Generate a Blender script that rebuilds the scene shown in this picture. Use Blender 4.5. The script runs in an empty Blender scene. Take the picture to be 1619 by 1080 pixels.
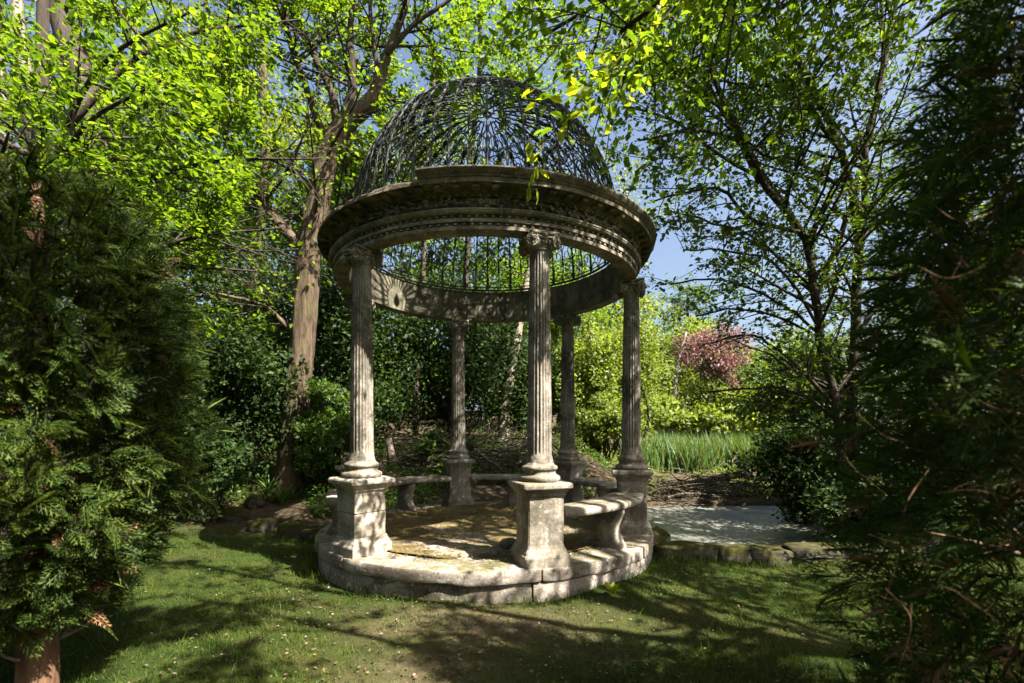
import bpy, math, random
import numpy as np
from mathutils import Vector, Matrix, noise as mnoise

R_ = math.radians
rng = np.random.default_rng(7)
random.seed(7)
scene = bpy.context.scene
C = scene.collection

# ------------------------------------------------------------------ camera
F_PX, CX, HOR, EYE = 749.0, 809.5, 681.0, 1.6      # focal length in photo pixels, horizon row, eye height
cam_d = bpy.data.cameras.new('camera')
cam = bpy.data.objects.new('camera', cam_d); C.objects.link(cam)
cam.location = (0, 0, EYE); cam.rotation_euler = (R_(90), 0, 0)
cam_d.sensor_width = 36; cam_d.lens = F_PX / 1619 * 36
cam_d.shift_y = (HOR - 540) / 1619
cam_d.clip_start = 0.05; cam_d.clip_end = 1000
cam_d.dof.use_dof = True; cam_d.dof.focus_distance = 5.6; cam_d.dof.aperture_fstop = 1.6
scene.camera = cam

# ------------------------------------------------------------------ sky, sun, exposure
SUN_EL, SUN_AZ = 52.0, 124.0       # azimuth clockwise from +Y: from the right, behind the camera
sun_to = Vector((math.sin(R_(SUN_AZ)) * math.cos(R_(SUN_EL)), math.cos(R_(SUN_AZ)) * math.cos(R_(SUN_EL)), math.sin(R_(SUN_EL))))
world = bpy.data.worlds.new('World'); scene.world = world; world.use_nodes = True
wn, wl = world.node_tree.nodes, world.node_tree.links
wn.clear()
sky = wn.new('ShaderNodeTexSky'); sky.sky_type = 'NISHITA'; sky.sun_disc = False
sky.sun_elevation = R_(SUN_EL); sky.sun_rotation = R_(SUN_AZ)
sky.air_density = 1.0; sky.dust_density = 4.5; sky.ozone_density = 1.0
bg = wn.new('ShaderNodeBackground'); bg.inputs['Strength'].default_value = 0.05
wo = wn.new('ShaderNodeOutputWorld')
wl.new(sky.outputs[0], bg.inputs[0]); wl.new(bg.outputs[0], wo.inputs[0])
sun_d = bpy.data.lights.new('sun', 'SUN'); sun_d.energy = 5.0; sun_d.angle = R_(0.5); sun_d.color = (1.0, 0.94, 0.84)
sun = bpy.data.objects.new('sun', sun_d); C.objects.link(sun)
sun.rotation_euler = sun_to.to_track_quat('Z', 'Y').to_euler(); sun.location = (20, -15, 30)
scene.view_settings.view_transform = 'Standard'; scene.view_settings.look = 'None'
scene.view_settings.exposure = 2.45; scene.view_settings.gamma = 1.0
scene.view_settings.use_curve_mapping = False
scene.render.engine = 'CYCLES'
cy = scene.cycles
cy.max_bounces = 6; cy.diffuse_bounces = 2; cy.glossy_bounces = 2; cy.transmission_bounces = 4
cy.transparent_max_bounces = 4; cy.caustics_reflective = False; cy.caustics_refractive = False
cy.use_denoising = True; cy.sample_clamp_indirect = 4.0

# ------------------------------------------------------------------ helpers
def tag(o, label=None, cat=None, group=None, kind=None):
    if label: o['label'] = label
    if cat: o['category'] = cat
    if group: o['group'] = group
    if kind: o['kind'] = kind
    return o
def empty(name, loc=(0, 0, 0), rz=0.0):
    o = bpy.data.objects.new(name, None); C.objects.link(o)
    o.location = loc; o.rotation_euler = (0, 0, rz); o.empty_display_size = 0.1
    return o
def mesh_np(name, V, Fs, smooth=False):
    """V (n,3); Fs list of integer arrays (m,k) of faces with k corners each."""
    V = np.asarray(V, np.float32)
    me = bpy.data.meshes.new(name)
    me.vertices.add(len(V)); me.vertices.foreach_set('co', V.ravel())
    Fs = [np.asarray(f, np.int32) for f in Fs if len(f)]
    loops = np.concatenate([f.ravel() for f in Fs])
    totals = np.concatenate([np.full(len(f), f.shape[1], np.int32) for f in Fs])
    starts = np.concatenate([[0], np.cumsum(totals)[:-1]]).astype(np.int32)
    me.loops.add(len(loops)); me.loops.foreach_set('vertex_index', loops)
    me.polygons.add(len(totals)); me.polygons.foreach_set('loop_start', starts)
    me.polygons.foreach_set('loop_total', totals)
    me.polygons.foreach_set('use_smooth', np.full(len(totals), smooth, bool))
    me.update(calc_edges=True)
    return me
def crisp(me, deg=38):
    me.set_sharp_from_angle(angle=R_(deg)); return me
def obj(name, me, mat, parent=None, loc=None, rot=None):
    if mat is not None and len(me.materials) == 0: me.materials.append(mat)
    o = bpy.data.objects.new(name, me); C.objects.link(o)
    if parent is not None: o.parent = parent
    if loc is not None: o.location = loc
    if rot is not None: o.rotation_euler = rot
    return o
class MB:
    """collects pieces (V, faces) of one mesh"""
    def __init__(s): s.V = []; s.F = {}; s.n = 0
    def add(s, V, *Fs):
        V = np.asarray(V, float).reshape(-1, 3)
        for f in Fs:
            f = np.asarray(f, int)
            if len(f): s.F.setdefault(f.shape[1], []).append(f + s.n)
        s.V.append(V); s.n += len(V)
        return s
    def mesh(s, name, smooth=False):
        return mesh_np(name, np.concatenate(s.V), [np.concatenate(s.F[k]) for k in s.F], smooth)
def unit(a):
    a = np.asarray(a, float)
    return a / np.maximum(np.linalg.norm(a, axis=-1, keepdims=True), 1e-9)
def px(x, y, Y):
    """photo pixel at depth Y -> point of the place"""
    return np.array([(x - CX) / F_PX * Y, Y, EYE - (y - HOR) / F_PX * Y])
def tube(P, Rr, ns=6, cap=True):
    P = np.asarray(P, float); n = len(P); Rr = np.broadcast_to(np.asarray(Rr, float), (n,))
    T = np.gradient(P, axis=0); T = unit(T)
    ref = np.array([0, 0, 1.0]) if abs(T[:, 2]).mean() < 0.8 else np.array([1.0, 0, 0])
    A = unit(np.cross(T, ref)); B = np.cross(T, A)
    th = np.arange(ns) / ns * 2 * math.pi
    V = (P[:, None] + Rr[:, None, None] * (np.cos(th)[None, :, None] * A[:, None] + np.sin(th)[None, :, None] * B[:, None])).reshape(-1, 3)
    i = np.arange(n - 1)[:, None] * ns; j = np.arange(ns)[None]; k = (j + 1) % ns
    Q = np.stack([i + j, i + k, i + ns + k, i + ns + j], -1).reshape(-1, 4)
    if cap:
        V = np.vstack([V, P[-1:]]); c = len(V) - 1
        Tt = np.stack([(n - 1) * ns + np.arange(ns), (n - 1) * ns + (np.arange(ns) + 1) % ns, np.full(ns, c)], -1)
        return V, Q, Tt
    return V, Q, np.zeros((0, 3), int)
def smooth_path(P, n=16):
    """Catmull-Rom through P"""
    P = np.asarray(P, float)
    if len(P) < 3:
        t = np.linspace(0, 1, n)[:, None]; return P[0] * (1 - t) + P[-1] * t
    Q = np.vstack([2 * P[0] - P[1], P, 2 * P[-1] - P[-2]])
    out = []
    for t in np.linspace(0, len(P) - 1 - 1e-6, n):
        i = int(t); u = t - i; a, b, c, d = Q[i:i + 4]
        out.append(.5 * ((2 * b) + (-a + c) * u + (2 * a - 5 * b + 4 * c - d) * u * u + (-a + 3 * b - 3 * c + d) * u ** 3))
    return np.array(out)
def frames(D, N):
    X = unit(D); N = np.asarray(N, float)
    Z = N - (N * X).sum(-1, keepdims=True) * X
    Z = unit(Z); return X, np.cross(Z, X), Z
def scatter(tV, tFs, P, D, N, S, SW=None):
    """copies of a template (local x along D, z along N) at points P with size S"""
    X, Y, Z = frames(D, N); tV = np.asarray(tV, float); n = len(P); k = len(tV)
    S = np.broadcast_to(np.asarray(S, float), (n,)); SW = S if SW is None else SW
    V = P[:, None] + S[:, None, None] * (tV[None, :, 0:1] * X[:, None] + tV[None, :, 2:3] * Z[:, None]) \
        + SW[:, None, None] * tV[None, :, 1:2] * Y[:, None]
    Fs = [(np.asarray(f)[None] + (np.arange(n) * k)[:, None, None]).reshape(-1, np.asarray(f).shape[1]) for f in tFs]
    return V.reshape(-1, 3), Fs
LEAF6 = (np.array([[0, 0, 0], [.32, .27, .07], [.68, .22, .06], [1, 0, -.06], [.68, -.22, .06], [.32, -.27, .07]]),
         [np.array([[0, 1, 2, 3], [0, 3, 4, 5]])])
LEAF4 = (np.array([[0, 0, 0], [.5, .3, .07], [1, 0, 0], [.5, -.3, .07]]), [np.array([[0, 1, 2], [0, 2, 3]])])
NARROW4 = (np.array([[0, 0, 0], [.45, .14, .03], [1, 0, -.1], [.45, -.14, .03]]), [np.array([[0, 1, 2], [0, 2, 3]])])
def make_spray(nb=12, sub=True):
    V = []; F = []
    def dia(p, d, L, w):
        p = np.array(p, float); d = np.array(d, float); d /= np.linalg.norm(d); s = np.array([-d[1], d[0]])
        k = len(V)
        for q in (p, p + d * L * .5 + s * w, p + d * L, p + d * L * .5 - s * w): V.append([q[0], q[1], -.30 * q[0] ** 2 - .35 * q[1] ** 2])
        F.append([k, k + 1, k + 2]); F.append([k, k + 2, k + 3])
    dia((0, 0), (1, 0), 1.08, .018)
    for i in range(nb):
        x = .05 + .88 * i / nb; L = (.42 * (1 - x) + .13); sgn = 1 if i % 2 else -1; a = .62
        d = np.array([math.cos(a), sgn * math.sin(a)])
        dia((x, 0), d, L, .020)
        if sub:
            dia(np.array([x, 0]) + d * L * .35, (math.cos(a - .6), sgn * math.sin(a - .6)), L * .5, .017)
            dia(np.array([x, 0]) + d * L * .5, (math.cos(a + .6), sgn * math.sin(a + .6)), L * .38, .016)
    return np.array(V), [np.array(F)]
SPRAY = make_spray(10, True)
SPRAY_LITE = make_spray(7, False)

# --- terrain
def sstep(a, b, x):
    t = np.clip((x - a) / (b - a), 0, 1); return t * t * (3 - 2 * t)
POND_C, POND_R = np.array([5.2, 8.6]), np.array([4.5, 2.25])
def ground_z(x, y):
    x = np.asarray(x, float); y = np.asarray(y, float)
    z = .035 * np.sin(x * 1.3 + .5) * np.cos(y * 1.1) + .02 * np.sin(x * 3.1 + y * 2.3)
    left = 1 - sstep(1.0, 3.6, x - .12 * (y - 9))
    z = z + left * (1.15 * sstep(7.6, 13.2, y + .10 * np.clip(-x - 2, 0, 4)) + 1.6 * sstep(13, 26, y))
    z = z + (1 - left) * .45 * sstep(11, 17, y)
    z = z + .7 * sstep(28, 60, y)
    d = (np.abs((x - POND_C[0]) / POND_R[0]) ** 3 + np.abs((y - POND_C[1]) / POND_R[1]) ** 3) ** (1 / 3)
    z = z - .6 * (1 - sstep(.82, 1.08, d))
    return z
def gp(x, y, lo=2.0, hi=60.0):
    """point of the ground seen at photo pixel x, y"""
    Y = lo
    while Y < hi:
        p = px(x, y, Y)
        if p[2] <= ground_z(p[0], p[1]): return p
        Y += .02
    return px(x, y, hi)

# ------------------------------------------------------------------ materials
class NT:
    def __init__(s, name):
        s.m = bpy.data.materials.new(name); s.m.use_nodes = True
        s.n, s.l = s.m.node_tree.nodes, s.m.node_tree.links; s.n.clear()
        s.out = s.n.new('ShaderNodeOutputMaterial')
    def new(s, t, **kw):
        q = s.n.new(t)
        for k, v in kw.items(): setattr(q, k, v)
        return q
    def link(s, a, b): s.l.new(a, b)
    def geo(s): return s.new('ShaderNodeNewGeometry')
    def noise(s, scale, detail=4, rough=.55, stretch=None, dist=0.0, vec=None):
        g = vec or s.geo().outputs['Position']
        if stretch:
            mp = s.new('ShaderNodeMapping'); mp.inputs['Scale'].default_value = stretch
            s.link(g, mp.inputs['Vector']); g = mp.outputs[0]
        q = s.new('ShaderNodeTexNoise'); q.inputs['Scale'].default_value = scale; q.inputs['Detail'].default_value = detail
        q.inputs['Roughness'].default_value = rough; q.inputs['Distortion'].default_value = dist
        s.link(g, q.inputs['Vector']); return q.outputs['Fac']
    def ramp(s, fac, stops, interp='LINEAR'):
        r = s.new('ShaderNodeValToRGB'); e = r.color_ramp.elements; r.color_ramp.interpolation = interp
        while len(e) < len(stops): e.new(.5)
        for k, (p, c) in enumerate(stops):
            e[k].position = p; e[k].color = (*c, 1) if len(c) == 3 else c
        s.link(fac, r.inputs[0]); return r.outputs[0]
    def step(s, fac, a, b): return s.ramp(fac, [(a, (0, 0, 0)), (b, (1, 1, 1))])
    def mix(s, fac, a, b, mode='MIX'):
        q = s.new('ShaderNodeMix', data_type='RGBA', blend_type=mode)
        for sock, v in ((q.inputs[0], fac), (q.inputs[6], a), (q.inputs[7], b)):
            if isinstance(v, (int, float)): sock.default_value = v
            elif isinstance(v, tuple): sock.default_value = (*v, 1)
            else: s.link(v, sock)
        return q.outputs[2]
    def math(s, op, a, b=None):
        q = s.new('ShaderNodeMath', operation=op)
        for sock, v in zip(q.inputs, (a, b)):
            if v is None: continue
            if isinstance(v, (int, float)): sock.default_value = v
            else: s.link(v, sock)
        return q.outputs[0]
    def bump(s, h, strength, dist, prev=None):
        b = s.new('ShaderNodeBump'); b.inputs['Strength'].default_value = strength; b.inputs['Distance'].default_value = dist
        s.link(h, b.inputs['Height'])
        if prev is not None: s.link(prev, b.inputs['Normal'])
        return b.outputs[0]
    def principled(s, color, rough=.85, normal=None, spec=.3, metallic=0.0):
        p = s.new('ShaderNodeBsdfPrincipled')
        if isinstance(color, tuple): p.inputs['Base Color'].default_value = (*color, 1)
        else: s.link(color, p.inputs['Base Color'])
        if isinstance(rough, (int, float)): p.inputs['Roughness'].default_value = rough
        else: s.link(rough, p.inputs['Roughness'])
        p.inputs['Specular IOR Level'].default_value = spec; p.inputs['Metallic'].default_value = metallic
        if normal is not None: s.link(normal, p.inputs['Normal'])
        return p.outputs[0]
    def done(s, sh): s.link(sh, s.out.inputs['Surface']); return s.m

def m_stone(name, dark=(.12, .10, .072), light=(.42, .375, .31), stain=.5, moss=.35, lichen=.35, streak=True):
    t = NT(name)
    a = t.noise(2.6, 8, .65)
    col = t.ramp(a, [(.3, dark), (.52, tuple((d + l) / 2 for d, l in zip(dark, light))), (.72, light)])
    fine = t.noise(38, 6, .7)
    col = t.mix(.55, col, t.ramp(fine, [(.34, (.25, .23, .2)), (.64, (1.1, 1.1, 1.1))]), 'MULTIPLY')
    if streak:
        st = t.step(t.noise(7, 6, .65, stretch=(1, 1, .13)), .46, .68)
        col = t.mix(t.math('MULTIPLY', st, stain), col, (.035, .032, .026))
    bl = t.step(t.noise(2.1, 10, .78, dist=.5), .49, .60)
    col = t.mix(t.math('MULTIPLY', bl, min(.95, stain * 1.35)), col, (.05, .043, .03))
    li = t.step(t.noise(17, 3, .5), .62, .68)
    col = t.mix(t.math('MULTIPLY', li, lichen), col, (.50, .49, .43))
    g = t.geo(); sep = t.new('ShaderNodeSeparateXYZ'); t.link(g.outputs['Normal'], sep.inputs[0])
    up = t.step(sep.outputs[2], .35, .9)
    mo = t.step(t.noise(5, 6, .7), .45, .6)
    col = t.mix(t.math('MULTIPLY', t.math('MULTIPLY', up, mo), moss), col, (.085, .075, .016))
    gm = t.step(t.noise(2.1, 5, .6), .5, .75)
    col = t.mix(t.math('MULTIPLY', gm, moss * .6), col, (.10, .10, .045))
    n = t.bump(t.noise(14, 8, .7), .55, .02); n = t.bump(fine, .55, .006, n)
    return t.done(t.principled(col, .92, n, .2))
STONE = m_stone('weathered_stone')
STONE_PALE = m_stone('pale_stone', (.22, .19, .145), (.55, .49, .41), .4, .15, .35)
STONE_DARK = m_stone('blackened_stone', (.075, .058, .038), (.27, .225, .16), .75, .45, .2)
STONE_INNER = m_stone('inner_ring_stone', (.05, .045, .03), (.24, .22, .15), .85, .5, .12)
STONE_COPE = m_stone('coping_stone', (.12, .095, .07), (.42, .375, .325), .75, .8, .5, False)
STONE_SHAFT = m_stone('shaft_stone', (.13, .108, .08), (.43, .39, .335), .75, .15, .25)

def m_moss_rock():
    t = NT('mossy_rock')
    col = t.ramp(t.noise(6, 7, .65), [(.3, (.03, .026, .02)), (.7, (.11, .095, .075))])
    g = t.geo(); sep = t.new('ShaderNodeSeparateXYZ'); t.link(g.outputs['Normal'], sep.inputs[0])
    mo = t.math('MULTIPLY', t.step(sep.outputs[2], -.3, .35), t.step(t.noise(3.5, 6, .7), .3, .5))
    mcol = t.ramp(t.noise(11, 5, .6), [(.3, (.016, .02, .005)), (.7, (.06, .056, .011))])
    col = t.mix(mo, col, mcol)
    n = t.bump(t.noise(25, 8, .75), .8, .03)
    return t.done(t.principled(col, .95, n, .1))
MOSSROCK = m_moss_rock()

def m_floor():
    t = NT('mossy_floor')
    col = t.ramp(t.noise(1.6, 8, .7, dist=.4), [(.35, (.07, .05, .018)), (.5, (.13, .10, .035)), (.66, (.20, .165, .09))])
    pale = t.step(t.noise(1.15, 7, .62), .56, .66)
    col = t.mix(t.math('MULTIPLY', pale, .6), col, (.34, .30, .25))
    col = t.mix(.6, col, t.ramp(t.noise(60, 5, .8), [(.25, (.3, .27, .22)), (.75, (1, 1, 1))]), 'MULTIPLY')
    n = t.bump(t.noise(30, 8, .8), .9, .02); n = t.bump(t.noise(6, 5, .6), .5, .05, n)
    return t.done(t.principled(col, .95, n, .1))
FLOOR_M = m_floor()

def m_iron():
    t = NT('painted_iron')
    col = t.ramp(t.noise(9, 6, .7), [(.35, (.016, .018, .015)), (.6, (.045, .05, .044)), (.8, (.05, .03, .017))])
    return t.done(t.principled(col, .62, None, .3, .0))
IRON = m_iron()

def m_bark(name, a, b, moss=0.0, sc=1.0, bstr=.9):
    t = NT(name)
    f = t.noise(14 * sc, 8, .7, stretch=(1, 1, .16))
    col = t.ramp(f, [(.32, a), (.62, b)])
    col = t.mix(.5, col, t.ramp(t.noise(3, 6, .65), [(.3, (.45, .45, .43)), (.7, (1, 1, 1))]), 'MULTIPLY')
    if moss: col = t.mix(t.math('MULTIPLY', t.step(t.noise(3.3, 6, .7), .48, .62), moss), col, (.06, .07, .015))
    n = t.bump(f, bstr, .03); n = t.bump(t.noise(60, 5, .7), .4, .008, n)
    return t.done(t.principled(col, .95, n, .1))
BARK = m_bark('lime_bark', (.03, .022, .015), (.135, .098, .068), .35, 1.0, 1.0)
BARK_PALE = m_bark('pale_bark', (.10, .08, .06), (.32, .27, .22))
BARK_DARK = m_bark('dark_bark', (.022, .018, .014), (.075, .06, .047))
BARK_RED = m_bark('cypress_bark', (.06, .03, .018), (.20, .115, .07))
TWIG = m_bark('dead_twig', (.13, .09, .06), (.34, .26, .19), 0, 2)
STICK = m_bark('grey_stick', (.06, .047, .034), (.20, .165, .125), .15, 2)

def m_leaf(name, cols, trans=.45, tcol=None, rough=.5, spec=.3, clump=1.2):
    """cols: three leaf colours picked per leaf; tcol: colour of light through the leaf"""
    t = NT(name); g = t.geo()
    r = t.ramp(g.outputs['Random Per Island'], [(0, cols[0]), (.5, cols[1]), (1, cols[2])])
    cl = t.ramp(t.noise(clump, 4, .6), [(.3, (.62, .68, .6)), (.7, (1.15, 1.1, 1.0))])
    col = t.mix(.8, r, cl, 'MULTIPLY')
    p = t.principled(col, rough, None, spec)
    tr = t.new('ShaderNodeBsdfTranslucent')
    k = tcol or (1.9, 1.75, .55)
    t.link(t.mix(1.0, col, k, 'MULTIPLY'), tr.inputs['Color'])
    mx = t.new('ShaderNodeMixShader'); mx.inputs[0].default_value = trans
    t.link(p, mx.inputs[1]); t.link(tr.outputs[0], mx.inputs[2])
    return t.done(mx.outputs[0])
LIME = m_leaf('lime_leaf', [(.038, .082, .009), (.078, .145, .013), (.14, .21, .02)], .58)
YELLOW = m_leaf('young_leaf', [(.13, .20, .015), (.19, .25, .02), (.24, .26, .03)], .55)
MIDGREEN = m_leaf('mid_leaf', [(.035, .075, .012), (.06, .11, .016), (.09, .14, .02)], .4)
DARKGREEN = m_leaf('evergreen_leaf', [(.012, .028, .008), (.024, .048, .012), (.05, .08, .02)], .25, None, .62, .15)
PALEGREEN = m_leaf('pale_leaf', [(.08, .13, .022), (.13, .185, .035), (.20, .24, .065)], .45)
PURPLE = m_leaf('plum_leaf', [(.15, .075, .085), (.22, .13, .13), (.26, .19, .16)], .4, (1.4, .9, 1.0))
CYPRESS = m_leaf('cypress_spray', [(.010, .024, .006), (.028, .055, .010), (.095, .12, .018)], .3, None, .6, .15, 1.6)
CYPRESS_DK = m_leaf('dark_cypress_spray', [(.022, .046, .014), (.042, .078, .018), (.075, .115, .028)], .4, None, .6, .15, 1.6)
CYPRESS_DEAD = m_leaf('brown_spray', [(.15, .07, .03), (.22, .12, .06), (.12, .06, .03)], .2, (1.3, 1.0, .7))
GRASS = m_leaf('grass_blade', [(.022, .048, .007), (.044, .080, .010), (.088, .118, .018)], .35, None, .55, .2, 1.0)
REED = m_leaf('reed_blade', [(.045, .11, .035), (.075, .15, .045), (.14, .19, .06)], .35)
PETAL = m_leaf('petal', [(.40, .26, .30), (.46, .36, .40), (.34, .25, .2)], .3, (1, 1, 1))
LITTER = m_leaf('leaf_litter', [(.06, .035, .018), (.11, .07, .035), (.18, .13, .07)], .15, (1, .9, .7))

def m_ground():
    t = NT('lawn_soil')
    g = t.geo(); pos = g.outputs['Position']
    col = t.ramp(t.noise(2.2, 7, .7), [(.3, (.016, .028, .006)), (.5, (.034, .052, .009)), (.68, (.075, .082, .016))])
    brown = t.step(t.noise(.8, 7, .65, dist=.5), .50, .62)
    col = t.mix(t.math('MULTIPLY', brown, .5), col, (.075, .055, .024))
    # trodden earth before the step and running off towards the viewer
    def blob(cx, cy, rx, ry, a=0):
        mp = t.new('ShaderNodeMapping', vector_type='TEXTURE'); mp.inputs['Location'].default_value = (cx, cy, 0)
        mp.inputs['Rotation'].default_value = (0, 0, a); mp.inputs['Scale'].default_value = (rx, ry, 1000)
        t.link(pos, mp.inputs['Vector']); ln = t.new('ShaderNodeVectorMath', operation='LENGTH'); t.link(mp.outputs[0], ln.inputs[0])
        return ln.outputs['Value']
    d = t.math('MINIMUM', blob(-.2, 3.9, 1.5, .75), blob(-.55, 3.0, .75, 1.3, -.4))
    d = t.math('ADD', d, t.math('MULTIPLY', t.noise(2.2, 6, .65), 1.3))
    dirt = t.ramp(d, [(.8 / 2.5, (.8, .8, .8)), (1.7 / 2.5, (0, 0, 0))])
    q = t.math('MULTIPLY', d, 1 / 2.5)
    t.link(q, dirt.node.inputs[0])
    col = t.mix(dirt, col, t.ramp(t.noise(7, 6, .7), [(.3, (.055, .042, .02)), (.7, (.18, .14, .085))]))
    # woodland floor: brown litter away from the lawn
    sep = t.new('ShaderNodeSeparateXYZ'); t.link(pos, sep.inputs[0])
    wood = t.math('ADD', sep.outputs[1], t.math('MULTIPLY', t.noise(.9, 5, .6), 3.0))
    wood = t.ramp(t.math('MULTIPLY', wood, .05), [(8.6 * .05, (0, 0, 0)), (9.6 * .05, (1, 1, 1))])
    col = t.mix(wood, col, t.ramp(t.noise(9, 8, .75), [(.3, (.03, .022, .014)), (.7, (.12, .09, .055))]))
    col = t.mix(.55, col, t.ramp(t.noise(70, 5, .8), [(.25, (.35, .35, .3)), (.75, (1, 1, 1))]), 'MULTIPLY')
    n = t.bump(t.noise(45, 8, .8), .9, .03); n = t.bump(t.noise(8, 6, .65), .5, .06, n)
    return t.done(t.principled(col, .97, n, .1))
GROUND_M = m_ground()

def m_pond():
    t = NT('scummy_water')
    f = t.noise(2.4, 8, .7, dist=.5)
    col = t.ramp(f, [(.35, (.06, .066, .052)), (.55, (.13, .135, .115)), (.72, (.20, .20, .165))])
    col = t.mix(t.step(t.noise(26, 3, .5), .66, .7), col, (.03, .03, .02))
    n = t.bump(t.noise(30, 4, .6), .03, .01)
    return t.done(t.principled(col, t.ramp(f, [(.4, (.28,) * 3), (.62, (.5,) * 3)]), n, .5))
POND_M = m_pond()

# ------------------------------------------------------------------ setting: ground and pond
def axis(lo, hi, flo, fhi, fine, n):
    mid = np.arange(flo, fhi, fine)
    a = flo - np.geomspace(fine, flo - lo, n)[::-1]; b = fhi + np.geomspace(fine, hi - fhi, n)
    return np.concatenate([a, mid, b])
gx = axis(-200, 200, -9, 11, .14, 22); gy = axis(-120, 320, -1, 16, .14, 22)
GX, GY = np.meshgrid(gx, gy); GZ = ground_z(GX, GY)
GZ = GZ + .012 * np.sin(GX * 9 + 3 * np.sin(GY * 4)) * np.cos(GY * 8)
nx, ny = len(gx), len(gy)
ii = (np.arange(ny - 1)[:, None] * nx + np.arange(nx - 1)[None]).ravel()
tag(obj('ground', mesh_np('ground', np.stack([GX.ravel(), GY.ravel(), GZ.ravel()], -1), [np.stack([ii, ii + 1, ii + nx + 1, ii + nx], -1)], True), GROUND_M), kind='structure')
th = np.linspace(0, 2 * math.pi, 72, endpoint=False)
rr = np.linspace(0, 1.02, 8)
ex = np.sign(np.cos(th)) * np.abs(np.cos(th)) ** (2 / 3); ey = np.sign(np.sin(th)) * np.abs(np.sin(th)) ** (2 / 3)
PV = np.stack([POND_C[0] + POND_R[0] * rr[:, None] * ex[None], POND_C[1] + POND_R[1] * rr[:, None] * ey[None], np.full((8, 72), -.12)], -1).reshape(-1, 3)
i = np.arange(7)[:, None] * 72; j = np.arange(72)[None]; k = (j + 1) % 72
tag(obj('pond_water', mesh_np('pond_water', PV, [np.stack([i + j, i + k, i + 72 + k, i + 72 + j], -1).reshape(-1, 4)], True), POND_M), kind='structure')

# ------------------------------------------------------------------ stone shapes
def nz(P, s, amp, seed=0):
    """coherent displacement of points (cheap sum of sines)"""
    P = np.asarray(P, float) * s + seed * 1.7
    a = np.sin(P[:, 0] * 1.0 + 2.1 * np.sin(P[:, 1] * .7 + P[:, 2])) + np.sin(P[:, 1] * 1.3 + 1.7 * np.sin(P[:, 2] * .9 + 2 * P[:, 0] * .5)) \
        + np.sin(P[:, 2] * 1.1 + 1.9 * np.sin(P[:, 0] * .8 + P[:, 1])) + .6 * np.sin(P[:, 0] * 2.7 + P[:, 1] * 2.1) * np.sin(P[:, 2] * 2.3 + 1)
    return a * amp / 2.2
def box_grid(nu, nv, nw, rnd=.12):
    """closed box [-1,1]^3 with subdivided, rounded sides -> V, quads (outward)"""
    key = {}; V = []; Q = []
    def vid(a, b, c):
        kk = (a, b, c)
        if kk not in key:
            key[kk] = len(V); V.append([2 * a / nu - 1, 2 * b / nv - 1, 2 * c / nw - 1])
        return key[kk]
    for a in range(nu):
        for b in range(nv):
            Q.append([vid(a, b, 0), vid(a, b + 1, 0), vid(a + 1, b + 1, 0), vid(a + 1, b, 0)])
            Q.append([vid(a, b, nw), vid(a + 1, b, nw), vid(a + 1, b + 1, nw), vid(a, b + 1, nw)])
    for a in range(nu):
        for c in range(nw):
            Q.append([vid(a, 0, c), vid(a + 1, 0, c), vid(a + 1, 0, c + 1), vid(a, 0, c + 1)])
            Q.append([vid(a, nv, c), vid(a, nv, c + 1), vid(a + 1, nv, c + 1), vid(a + 1, nv, c)])
    for b in range(nv):
        for c in range(nw):
            Q.append([vid(0, b, c), vid(0, b, c + 1), vid(0, b + 1, c + 1), vid(0, b + 1, c)])
            Q.append([vid(nu, b, c), vid(nu, b + 1, c), vid(nu, b + 1, c + 1), vid(nu, b, c + 1)])
    return np.array(V, float), np.array(Q)
def worn(V, q=.06):
    """pull box edges in a little"""
    A = np.abs(V) > .999; e = A.sum(1)
    S = np.ones_like(V); S[e == 2] = 1 - q; S[e == 3] = 1 - q * 1.5
    out = V.copy(); out[A] *= S[A]; return out
def worn_m(V, half, w):
    """the same wear w in metres whatever the box's half sizes"""
    A = np.abs(V) > .999; e = A.sum(1); k = np.where(e == 3, 1.4, np.where(e == 2, 1.0, 0.0))
    S = 1 - k[:, None] * (w / np.asarray(half, float))[None]; out = V.copy(); out[A] *= S[A]; return out
def polar_block(r0, r1, z0, z1, a0, a1, na=10, nr=3, nzz=3, amp=.008, seed=0, edge=.012):
    V, Q = box_grid(nr, na, nzz); V = worn_m(V, ((r1 - r0) / 2, (a1 - a0) * r1 / 2, (z1 - z0) / 2), edge)
    r = r0 + (V[:, 0] + 1) / 2 * (r1 - r0); a = a0 + (V[:, 1] + 1) / 2 * (a1 - a0)
    # equal edge wear along the arc
    z = z0 + (V[:, 2] + 1) / 2 * (z1 - z0)
    P = np.stack([r * np.cos(a), r * np.sin(a), z], -1)
    out = P + np.stack([np.cos(a), np.sin(a), 0 * a], -1) * nz(P, 7, amp, seed)[:, None]
    out[:, 2] += nz(P, 6, amp * .8, seed + 5)
    return out, Q
def lathe(prof, n=48, a0=0, a1=2 * math.pi, mod=None):
    """prof [(r,z)]; closed round when a full turn"""
    prof = np.array(prof, float); full = abs(a1 - a0 - 2 * math.pi) < 1e-6
    a = a0 + (a1 - a0) * (np.arange(n) / n if full else np.arange(n + 1) / n); m = len(a); k = len(prof)
    V = np.stack([prof[:, 0][:, None] * np.cos(a)[None], prof[:, 0][:, None] * np.sin(a)[None], np.repeat(prof[:, 1][:, None], m, 1)], -1).reshape(-1, 3)
    i = np.arange(k - 1)[:, None] * m; j = np.arange(m if full else m - 1)[None]; jj = (j + 1) % m
    return V, np.stack([i + j, i + jj, i + m + jj, i + m + j], -1).reshape(-1, 4)
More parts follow.
